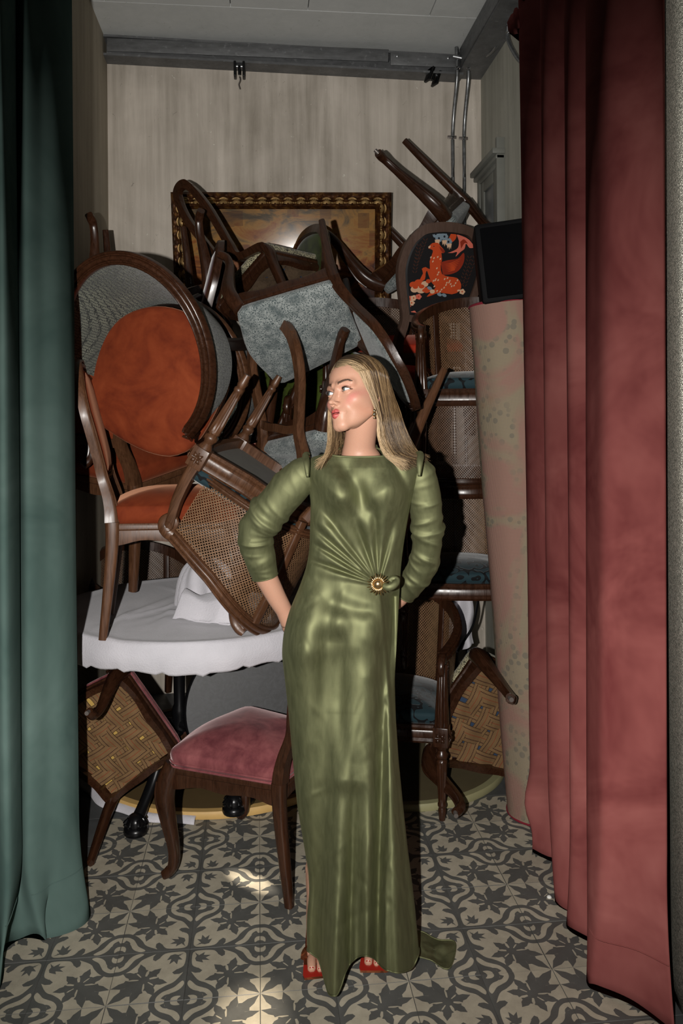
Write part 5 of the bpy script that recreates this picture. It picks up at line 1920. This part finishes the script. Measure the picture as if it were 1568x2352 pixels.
# eyes, teeth, lashes, brows
gaze = V(-.30, -1, .06); gaze /= np.linalg.norm(gaze)
for s, c in zip((-1, 1), EYEC):
    mb = MB(); cols = []; ns, nr_ = 40, 40
    gx = np.cross(gaze, V(0, 0, 1)); gx /= np.linalg.norm(gx); gz = np.cross(gx, gaze)
    P = np.zeros((ns, nr_, 3))
    for i in range(ns):
        for j in range(nr_):
            al = PI * (j / (nr_ - 1)) ** 1.5
            b = 2 * PI * i / ns; dvec = gaze * math.cos(al) + (gx * math.cos(b) + gz * math.sin(b)) * math.sin(al)
            P[i, j] = V(*c) + dvec * .0124
            cols.append((.004, .004, .005) if al < .19 else ((.17, .24, .25) if al < .42 else ((.03, .04, .045) if al < .50 else (.72, .70, .69))))
    grid(mb, hd(P), wrap_u=True); mb.col = cols
    t = NT('eye'); a = t.n('Attribute', attribute_name='Col'); t.set(Base_Color=a.outputs['Color'], Roughness=.12, Coat_Weight=.6, Coat_Roughness=.03)
    build(mb, 'eyeball', t.m, woman, 180)
LASH = m_plain('dark_lash', (.012, .007, .006), .5)
BROW = m_plain('brown_brow', (.075, .036, .020), .6)
for s in (-1, 1):
    mb = MB()
    for k in range(26):
        e = -.85 + 1.8 * k / 25
        x = s * (.0315 + .0152 * e); z = .0051 * max(0, 1 - abs(e + .08) ** 2.2) + .0012 * e
        y = -.0735 - math.sqrt(max(1e-6, .0140 ** 2 - (x - s * .0315) ** 2 - z ** 2))
        o = V(s * (.002 + .004 * max(0, e)), -.0055, .0045)
        tube(mb, [hd((x, y, z)), hd(V(x, y, z) + o * .55 + V(0, -.001, -.0006)), hd(V(x, y, z) + o * (.9 + .4 * max(0, e)))], [.00045, .00035, .0001], 2, circ(4))
    for k in range(16):
        e = -.6 + 1.4 * k / 15
        x = s * (.0315 + .0152 * e); z = -.0040 * max(0, 1 - abs(e - .05) ** 2.2) + .0012 * e
        y = -.0735 - math.sqrt(max(1e-6, .0140 ** 2 - (x - s * .0315) ** 2 - z ** 2))
        tube(mb, [hd((x, y, z)), hd((x + s * .0012 * e, y - .0022, z - .0022))], [.00018, .00006], 2, circ(4))
    build(mb, 'eyelashes', LASH, woman, 180)
    mb = MB(); q = random.Random(3 + s)
    def face_y(x, z):
        lo_, hi_ = -.13, -.02
        pts = np.stack([np.full(60, x), np.linspace(lo_, hi_, 60), np.full(60, z)], 1); v = head_sdf(pts); i = int(np.argmax(v < 0)); return float(pts[i, 1])
    for k in range(620):
        t = q.random() * .9; x = s * (.0125 + .0400 * t); zc = .0205 + .0085 * math.sin(min(1, t * 1.25) * PI * .62) - .006 * max(0, t - .7) / .3
        wd = .0048 * (1 - .75 * max(0, t - .35) / .65); z = zc + q.uniform(-wd, wd) ; 
        y = face_y(x, z) - .0003
        dx = s * (.0034 + .0030 * t); dz = .0030 * (1 - 1.5 * t) + (zc - z) * .5
        y2 = face_y(x + dx, z + dz) - .0011
        tube(mb, [hd((x, y, z)), hd((x + dx * .5, (y + y2) / 2 - .0009, z + dz * .55)), hd((x + dx, y2, z + dz))], [.0004, .00036, .0001], 2, circ(4))
    build(mb, 'eyebrow', BROW, woman, 180)
mb = MB()
for k in range(-5, 6):
    x = k * .0033; r = .0022
    P0 = V(x, -.0918 + .010 * (abs(k) / 4) ** 1.6, -.0665)
    lo, up = hd(P0 + V(0, 0, -.0028)), hd(P0 + V(0, .001, .004))
    tube(mb, [lo, (lo + up) / 2, up], [(.0026, .0016), (.0027, .0020), (.0027, .0020)], 2, circ(8))
build(mb, 'teeth', m_plain('tooth_white', (.72, .70, .66), .2), woman, 180)
# earring
mb = MB(); e = fig(862, 944, -.105)
for dz, r in ((0, .0045), (-.009, .0062), (-.0185, .0035)): 
    n0 = len(mb.v); lathe(mb, [(.0001, -r), (r * .7, -r * .7), (r, 0), (r * .7, r * .7), (.0001, r)], 12)
    for i in range(n0, len(mb.v)): mb.v[i] = tuple(V(*mb.v[i]) + e + V(0, 0, dz))
build(mb, 'earring', m_plain('gold_pearl', (.85, .68, .42), .18, 1.0), woman, 180)

# ---- hair
HAIRC = [(.020, .010, .005), (.055, .028, .012), (.20, .115, .05), (.30, .19, .09), (.36, .235, .115)]
hrng = random.Random(11)


def lock_path(s, t, j=None, lift=0.0):
    """from the parting over the side of the head, past the ear, to the shoulder"""
    jt = (lambda a: hrng.uniform(-a, a)) if j else (lambda a: 0.0)
    ph = math.radians(25 + 138 * t)
    f0, z0 = -.012 + .103 * math.cos(ph), .036 + .091 * math.sin(ph)
    pts = [V(-.006 + s * .002, -f0, z0 + .004 + lift)]
    f_end = .046 - .132 * t ** .8
    for psi in (22, 45, 66, 86):
        a = math.radians(psi); k = (psi / 86) ** 1.15
        f = f0 * (1 - k) * math.cos(a * .35) + f_end * k
        z = .034 + (z0 - .034) * math.cos(a)
        x = s * .0815 * math.sqrt(max(.02, 1 - ((f + .018) / .1025) ** 2 - ((z - .036) / .0925) ** 2))
        pts.append(V(x + s * lift + jt(.0010), -f + jt(.002), z + .002 + lift * .6))
    pts = [hd(p) for p in pts]
    L = lambda a, b: V(*a) + (V(*b) - V(*a)) * t
    if s > 0: tail = [L((868, 950, -.088), (922, 950, .062)), L((872, 1000, -.090), (938, 1000, .066)), L((886, 1042, -.098), (956, 1036, .058)), L((926, 1072, -.108), (984, 1058, .030))]
    else: tail = [L((757, 950, -.02), (800, 960, .085)), L((757, 1000, -.045), (800, 1005, .085)), L((752, 1040, -.085), (790, 1042, .06)), L((730, 1068, -.105), (764, 1066, .02))]
    for i, q in enumerate(tail):
        g = (2, 3.5, 5, 9)[i]
        pts.append(fig(q[0] + jt(g), q[1] + jt(g * .6 + (7 if i == 3 else 0)), q[2] + jt(.004)))
    return pts


hair = MB(); hcol = []
for s in (-1, 1):
    P = np.array([catmull(lock_path(s, t, None, -.0025), 5) for t in np.linspace(0, 1, 36)])
    Q = P[:, :-4]
    grid(hair, Q)
    for i in range(Q.shape[0]):
        for k in range(Q.shape[1]):
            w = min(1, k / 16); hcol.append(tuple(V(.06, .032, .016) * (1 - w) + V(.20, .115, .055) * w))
for n in range(2700):
    s = 1 if n % 10 < 7 else -1
    t = hrng.random() ** 1.15
    P = catmull(lock_path(s, t, True, hrng.uniform(-.0015, .0035)), 4)
    if hrng.random() < .3: P = P[:int(len(P) * hrng.uniform(.8, .97))]
    m = len(P); w0 = hrng.uniform(.0006, .0016)
    n0 = len(hair.v)
    rr = [w0 * min(1, .35 + k / 5) * (1 if k < m * .7 else max(.15, 1 - (k / m - .7) / .32)) for k in range(m)]
    cen = HC + V(0, .02, 0)
    sweep(hair, P, [(-1, 0), (0, .28), (1, 0), (0, -.28)], rr, np.array([(p - cen) * V(1, 1, .3) for p in P]), cap=False)
    tone = hrng.random(); tone = tone ** 1.5
    bright = .5 + .6 * hrng.random() + (.45 if t < .16 else 0)
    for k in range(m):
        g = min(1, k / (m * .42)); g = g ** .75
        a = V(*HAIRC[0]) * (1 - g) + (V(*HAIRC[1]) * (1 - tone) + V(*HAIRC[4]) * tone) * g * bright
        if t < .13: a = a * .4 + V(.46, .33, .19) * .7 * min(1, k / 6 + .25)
        hcol.extend([tuple(a)] * 4)
hair.col = hcol
t = NT('blonde_hair'); a = t.n('Attribute', attribute_name='Col')
t.set(Base_Color=a.outputs['Color'], Roughness=.42, Anisotropic=.6, Specular_IOR_Level=.4)
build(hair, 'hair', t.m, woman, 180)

# ---- the gown
def m_satin():
    t = NT('olive_satin')
    n = t.noise(t.coord('Object', (1, 1, .25)), 60.0, 4, .6, .4); n2 = t.noise(t.coord('Object', (40, 40, 900)), 1.0, 2)
    c = t.ramp(n, [(.3, (.150, .158, .080)), (.7, (.198, .205, .106))])
    t.set(Base_Color=c, Metallic=.85, Roughness=t.ramp(n, [(.3, .60), (.7, .68)]), Anisotropic=.25)
    b = t.bump(t.math('ADD', n, t.math('MULTIPLY', n2, .4)), .12, .0015)
    return t.m


SATIN = m_satin()
#        v     left  right  centre-depth front back
RING = [(1030, 782, 868, .010, .050, .050), (1036, 772, 884, .012, .056, .053), (1043, 742, 920, .016, .064, .057), (1049, 720, 950, .019, .069, .060), (1058, 708, 966, .022, .076, .066), (1075, 704, 969, .026, .088, .078), (1100, 706, 962, .028, .098, .088), (1150, 715, 946, .030, .112, .090), (1200, 713, 936, .030, .104, .086),
        (1260, 711, 926, .030, .088, .082), (1300, 704, 921, .030, .088, .086), (1340, 690, 918, .030, .095, .095), (1400, 664, 914, .030, .108, .112), (1450, 650, 911, .030, .115, .120), (1500, 645, 908, .030, .116, .118), (1560, 652, 904, .026, .112, .112), (1650, 661, 906, .020, .108, .108),
        (1750, 669, 912, .014, .108, .110), (1850, 678, 921, .010, .112, .116), (1950, 694, 931, .008, .118, .124), (2000, 702, 937, .008, .122, .128), (2050, 704, 943, .008, .126, .132), (2100, 698, 948, .008, .130, .138), (2150, 697, 952, .008, .134, .144), (2200, 699, 956, .008, .138, .150), (2300, 700, 960, .008, .142, .156)]
RG = np.array(RING, dtype=float)
HEM = np.array([(690, 2176), (700, 2185), (730, 2206), (736, 2270), (742, 2286), (768, 2288), (775, 2255), (790, 2216), (818, 2194), (848, 2198), (860, 2212), (868, 2226), (905, 2237), (938, 2226), (949, 2202), (960, 2172)], float)
BRO = V(868, 1343)
FOLDS = [(800, 1085, 842, 1172, 18, 22, -.012, -.013), (905, 1062, 952, 1152, 10, 12, -.010, -.012), (716, 1128, 765, 1186, 22, 24, -.014, -.010), (728, 1076, 785, 1140, 34, 36, .009, .010), (860, 1072, 890, 1120, 30, 30, .008, .010), (770, 1385, 840, 1398, 20, 16, -.006, -.006),  # u0, v0, u1, v1, width0, width1, height0, height1
    (780, 1640, 757, 2290, 36, 22, .004, .052), (772, 1480, 722, 2180, 36, 26, -.012, -.034), (838, 1400, 795, 1790, 48, 46, .010, .016), (808, 1760, 796, 2200, 12, 9, -.004, -.024), (846, 1560, 836, 2200, 24, 16, .008, .024),
    (880, 1500, 858, 2200, 14, 13, -.012, -.042), (890, 1600, 906, 2240, 18, 22, .008, .036), (908, 1700, 940, 2200, 9, 9, -.006, -.024), 
    (690, 1440, 700, 1700, 30, 30, .006, .004), (770, 1400, 835, 1408, 22, 18, -.005, -.006), (690, 1500, 850, 1470, 26, 26, .004, .005),
    (820, 1980, 815, 2200, 7, 7, -.003, -.010), (872, 1900, 880, 2220, 8, 8, .004, .012), (925, 1900, 938, 2215, 8, 10, .004, .016)]
for (u, v, h, w) in ((708, 1258, .010, 20), (712, 1222, .011, 18), (724, 1186, .010, 18), (700, 1300, .008, 18), (840, 1175, .007, 14), (884, 1190, .007, 13), (918, 1225, .006, 12)):
    FOLDS.append((BRO[0] - (BRO[0] - u) * .14, BRO[1] - (BRO[1] - v) * .14, BRO[0] + (u - BRO[0]) * .9, BRO[1] + (v - BRO[1]) * .9, 5, w, h * .8, h * .7))
for (u, v, h, w) in ((709, 1240, -.012, 7), (714, 1204, -.012, 8), (704, 1282, -.011, 7), (742, 1172, -.009, 9), (806, 1170, -.010, 10), (862, 1178, -.009, 8), (902, 1205, -.010, 8), (760, 1268, -.006, 6)):
    FOLDS.append((BRO[0] - (BRO[0] - u) * .14, BRO[1] - (BRO[1] - v) * .14, BRO[0] + (u - BRO[0]) * .88, BRO[1] + (v - BRO[1]) * .88, 4, w, h * .9, h * .6))
BUMPS = [(776, 1128, 56, 54, .024), (888, 1132, 54, 54, .022), (835, 1240, 40, 50, -.006), (830, 1135, 16, 40, -.012), (745, 1090, 40, 20, .004), (800, 1420, 70, 40, .014), (700, 1480, 40, 70, .010), (868, 1340, 22, 20, -.012)]
frg = np.random.default_rng(8)
MICRO = [(frg.uniform(660, 940), frg.uniform(1070, 1480), frg.uniform(-1.0, 1.0), frg.uniform(40, 90), frg.uniform(20, 38), frg.uniform(-.008, .008)) for _ in range(34)]
MICRO += [(frg.uniform(660, 940), frg.uniform(1420, 2180), frg.uniform(-.28, .12), frg.uniform(70, 190), frg.uniform(14, 30), frg.uniform(-.010, .010)) for _ in range(46)]
MICRO += [(frg.uniform(660, 940), frg.uniform(1080, 2180), frg.uniform(-1.2, 1.2), frg.uniform(18, 60), frg.uniform(6, 12), frg.uniform(-.0022, .0022)) for _ in range(150)]


def drape(U, W):
    D = np.zeros(U.shape)
    for (u0, v0, u1, v1, w0, w1, h0, h1) in FOLDS:
        du, dv = u1 - u0, v1 - v0; LL = du * du + dv * dv
        t = ((U - u0) * du + (W - v0) * dv) / LL
        dist = np.abs((U - u0) * dv - (W - v0) * du) / math.sqrt(LL)
        tc = np.clip(t, 0, 1); w = w0 + (w1 - w0) * tc; h = h0 + (h1 - h0) * tc
        ov = np.where(t < 0, -t, np.where((t > 1) & (v1 < 2150), t - 1, 0)) * math.sqrt(LL)
        D += 1.35 * h * np.exp(-(dist / w) ** 2) * np.exp(-(ov / 28.0) ** 2)
    # the crossed-over front panel ends in a free edge running down from the brooch
    e = np.interp(W, [1340, 1420, 1530, 1640, 1760], [872, 880, 888, 897, 907])
    on = np.clip((W - 1345) / 25, 0, 1) * np.clip((1780 - W) / 160, 0, 1)
    D -= on * (.022 / (1 + np.exp(-(U - e) / 1.2)) + .0016 * np.maximum(U - e, 0))
    for (u, v, a, b, h) in BUMPS: D += h * np.exp(-((U - u) / a) ** 2 - ((W - v) / b) ** 2)
    for (u, v, an, ln, w, h) in MICRO:
        c, s = math.cos(an), math.sin(an); p = (U - u) * s + (W - v) * c; q = (U - u) * c - (W - v) * s
        D += h * np.exp(-(p / ln) ** 2 - (q / w) ** 2)
    return D


gown = MB()
nphi, nv_ = 420, 620
phi = np.linspace(0, 2 * PI, nphi, endpoint=False)
phi = phi - .28 * np.sin(2 * phi) * 0
tt = np.linspace(0, 1, nv_)
tt = np.where(tt < .06, tt * .35, .021 + (tt - .06) * (1 - .021) / .94)
cosp, sinp = np.cos(phi), np.sin(phi)
ex = 2 / 2.25
cx_ = np.sign(cosp) * np.abs(cosp) ** ex; sx_ = np.sign(sinp) * np.abs(sinp) ** ex
ub = 826 + 128 * cx_
hem_f = sum(np.interp(ub + q, HEM[:, 0], HEM[:, 1]) for q in (-9, -6, -3, 0, 3, 6, 9)) / 7
hem_b = 2178.0 + 0 * ub
wf = np.clip(sinp * 6 + .2, 0, 1)
hem = hem_f * wf + hem_b * (1 - wf)
Wv = 1030 + (hem[:, None] - 1030) * tt[None, :]
Wv = Wv + 20.0 * np.clip(sinp[:, None], -.3, 1) * np.clip(1 - tt[None, :] / .05, 0, 1)
_v = np.arange(1000, 2320, 2.0)
_g = np.exp(-np.linspace(-2.2, 2.2, 37) ** 2); _g /= _g.sum()
def ip(k):
    q = np.interp(_v, RG[:, 0], RG[:, k]); sm_ = np.convolve(np.pad(q, 18, mode='edge'), _g, 'valid')
    w = np.clip((_v - 1075) / 60, 0, 1); return np.interp(Wv, _v, q * (1 - w) + sm_ * w)
xl, xr, dc, hf, hb = ip(1), ip(2), ip(3), ip(4), ip(5)
U = (xl + xr) / 2 + (xr - xl) / 2 * cx_[:, None]
front = sinp[:, None] > 0
dep = dc - np.where(front, hf, hb) * sx_[:, None]
fw = np.clip(sinp[:, None] * 2.2, 0, 1)
dep = dep - drape(U, Wv) * fw
back_f = .022 * np.sin(phi[:, None] * 9) * np.clip((Wv - 1700) / 500, 0, 1) * np.clip(-sinp[:, None] * 2, 0, 1)
dep = dep + back_f
Zc = 2.2 + dep
G = np.stack([(U - 784) * Zc / KM - 16 * 2.2 / KM, dep, 1.527 + (958 - Wv) * Zc / KM], -1)
# keep silhouette edges where they are drawn at the body plane depth; never below the floor
G[..., 2] = np.maximum(G[..., 2], .004)
grid(gown, G, wrap_u=True)
# collar edge
sweep(gown, G[:, 0], ROUND, .0028, (0, 0, 1), closed=True)
sweep(gown, G[:, -1], circ(6), .0022, (0, 0, 1), closed=True)


def sleeve(pts, rr, seed, n=26):
    P = catmull([ft(*p) for p in pts], n); m = len(P); q = np.random.default_rng(seed)
    t = np.linspace(0, len(pts) - 1, m); R_ = np.interp(t, range(len(pts)), rr)
    T = np.gradient(P, axis=0); T /= np.linalg.norm(T, axis=1, keepdims=True)
    B = np.tile(V(0, -1, 0), (m, 1)); B = B - (B * T).sum(1, keepdims=True) * T; B /= np.linalg.norm(B, axis=1, keepdims=True); A = np.cross(B, T)
    na_ = 48; an = np.linspace(0, 2 * PI, na_, endpoint=False)
    L = np.r_[0, np.cumsum(np.linalg.norm(np.diff(P, axis=0), axis=1))]
    disp = np.zeros((m, na_))
    for _ in range(46):
        l0 = q.uniform(.03, L[-1]); a0 = q.uniform(0, 2 * PI); w = q.uniform(.005, .010); s = q.uniform(.5, 1.3); sl = q.uniform(-.018, .018)
        da = (an[None, :] - a0 + PI) % (2 * PI) - PI
        bend = 1 + 2.2 * math.exp(-((l0 - L[-1] * .52) / .07) ** 2)
        disp += q.uniform(.0012, .0026) * bend * np.exp(-((L[:, None] - l0 - sl * da) / w) ** 2) * np.exp(-(da / s) ** 2)
    rad = R_[:, None] + disp
    S = P[:, None] + A[:, None] * (rad * np.cos(an))[..., None] + B[:, None] * (rad * np.sin(an))[..., None]
    grid(gown, S.transpose(1, 0, 2), wrap_u=True)
    sweep(gown, S[-1], circ(6), .0020, T[-1], closed=True)
    sweep(gown, S[0], circ(6), .0014, T[0], closed=True)


sleeve([(724, 1072, .03), (700, 1088, .032), (668, 1118, .042), (628, 1165, .058), (592, 1212, .070), (590, 1250, .078), (600, 1288, .084), (608, 1322, .090)], [.036, .049, .054, .052, .050, .049, .043, .037], 3)
sleeve([(950, 1070, .03), (966, 1092, .034), (976, 1140, .045), (981, 1200, .060), (980, 1258, .078), (970, 1300, .098), (950, 1334, .120), (926, 1364, .140)], [.034, .043, .046, .043, .041, .042, .039, .034], 5)
# pleated shoulder caps
for u, s in ((706, 1), (966, -1)):
    q = catmull([ft(u + s * 6, 1042, .03), ft(u - s * 2, 1045, -.01), ft(u, 1062, -.05), ft(u + s * 2, 1095, -.065)], 6)
    sweep(gown, q, ROUND, [(.004 + .006 * math.sin(PI * i / (len(q) - 1)), .005) for i in range(len(q))], (0, -1, 0))
# twisted loop beside the brooch
q = catmull([ft(880, 1346, -.10), ft(893, 1350, -.108), ft(905, 1344, -.104), ft(910, 1334, -.094), ft(902, 1331, -.090), ft(896, 1336, -.088)], 5)
sweep(gown, q, ROUND, [(.010, .006)] * len(q), (0, -1, 0))
gn = build(gown, 'gown', SATIN, woman, 180)
# the train spread on the floor behind her left heel
TO = [(938, 2150), (965, 2146), (1000, 2160), (1034, 2163), (1038, 2186), (1027, 2222), (1012, 2226), (985, 2210), (950, 2206), (936, 2190)]
def onfloor(u, v, z=.004):
    Zc_ = (1.527 - z) * KM / (v - 958); return V((u - 784) * Zc_ / KM - 16 * 2.2 / KM, Zc_ - 2.2, z)
TP_ = np.array([onfloor(*p) for p in catmull([(a, b, 0) for a, b in TO + TO[:1]], 5)[:-1, :2]])
cT = TP_.mean(0); rows = []
for k, s in enumerate(np.linspace(1, .02, 14)):
    ring = cT + (TP_ - cT) * s; ang = np.arctan2(TP_[:, 1] - cT[1], TP_[:, 0] - cT[0])
    ring[:, 2] = .004 + .005 * np.sin(ang * 2 + s * 2) * (1 - abs(2 * s - 1)) ** 2 + .004 * (1 - s) + .014 * np.clip(-(ring[:, 0] - cT[0]) / .06, 0, 1)
    rows.append(ring)
mb = MB(); grid(mb, np.array(rows).transpose(1, 0, 2), wrap_u=True); sweep(mb, rows[0], circ(6), .0022, (0, 0, 1), closed=True)
build(mb, 'train', SATIN, gn, 180)
# sunburst brooch
BC = fig(868, 1343, -.098)
mb = MB()
for k in range(24):
    a = 2 * PI * k / 24; R_ = .0300 if k % 2 else .0265; d = V(math.cos(a), 0, math.sin(a)); w = V(-math.sin(a), 0, math.cos(a))
    tube(mb, [BC + d * .008, BC + d * .017 + V(0, -.003, 0) + w * .0006, BC + d * R_ + V(0, .002, 0)], [.0019, .0021, .0012], 3, circ(7), (0, -1, 0))
n0 = len(mb.v); lathe(mb, [(.0001, .009), (.005, .0085), (.010, .006), (.013, .002), (.013, -.002), (.0001, -.002)], 18)
for i in range(n0, len(mb.v)):
    x, y, z = mb.v[i]; mb.v[i] = tuple(BC + V(x, -z, y))
for k in range(60):
    rr_ = .0125 * math.sqrt(k / 60); a = k * 2.39996; n0 = len(mb.v)
    lathe(mb, [(.0001, .0014), (.0012, .0004), (.0001, -.001)], 6)
    for i in range(n0, len(mb.v)):
        x, y, z = mb.v[i]; mb.v[i] = tuple(BC + V(x + rr_ * math.cos(a), -.009 + .5 * rr_ ** 2 / .0125 - z, y + rr_ * math.sin(a)))
build(mb, 'brooch', m_plain('gold_brooch', (.80, .56, .28), .28, 1.0), woman, 60)

# sandals
COPPER = m_plain('copper_leather', (.42, .13, .06), .16, .9)
REDSOLE = m_plain('red_insole', (.26, .016, .010), .18)
for (L, w), nm in ((FL, 0), (FR, 1)):
    mb = MB(); O = [(-.022, .03), (-.024, -.012), (-.020, -.024), (.05, -.018), (.078, .0), (.086, .03), (.080, .07), (.055, .16), (.045, .22), (-.004, .22), (-.012, .15), (-.018, .08)]
    zt = lambda y: .0065 + .075 * np.clip((y - .05) / .15, 0, 1) ** 1.3
    n = len(O); vs = [L(x, y, zt(y)) for x, y in O] + [L(x, y, zt(y) - .006) for x, y in O]
    mb.add(vs, [tuple(range(n)), tuple(range(n, 2 * n))[::-1]] + [(k, (k + 1) % n, n + (k + 1) % n, n + k) for k in range(n)], mi=[0, 1] + [1] * n)
    sh = build(mb, 'sandal', [REDSOLE, COPPER], woman, 30)
    mb = MB(); P = [L(-.022, .045, .008), L(-.016, .048, .034), L(.006, .046, .046), L(.034, .048, .042), L(.058, .052, .030), L(.078, .058, .008)]
    sweep(mb, catmull(P, 5), circ(8, 3), (.010, .0015), np.tile(V(0, -.2, 1), (26, 1))); build(mb, 'strap', COPPER, sh, 60)
    mb = MB(); tube(mb, [L(.02, .205, .078), L(.02, .212, .04), L(.02, .215, .002)], [(.012, .010), (.008, .008), (.006, .006)], 3); build(mb, 'heel', COPPER, sh, 60)
    mb = MB()
    for x, y, r in w:
        tube(mb, [L(x, y + .004, .0105 + r * .72), L(x, y - .003, .0105 + r * .55)], [(r * .55, r * .2), (r * .5, r * .2)], 2, circ(8), (0, 0, 1))
    build(mb, 'toenails', NAILS, woman, 180)
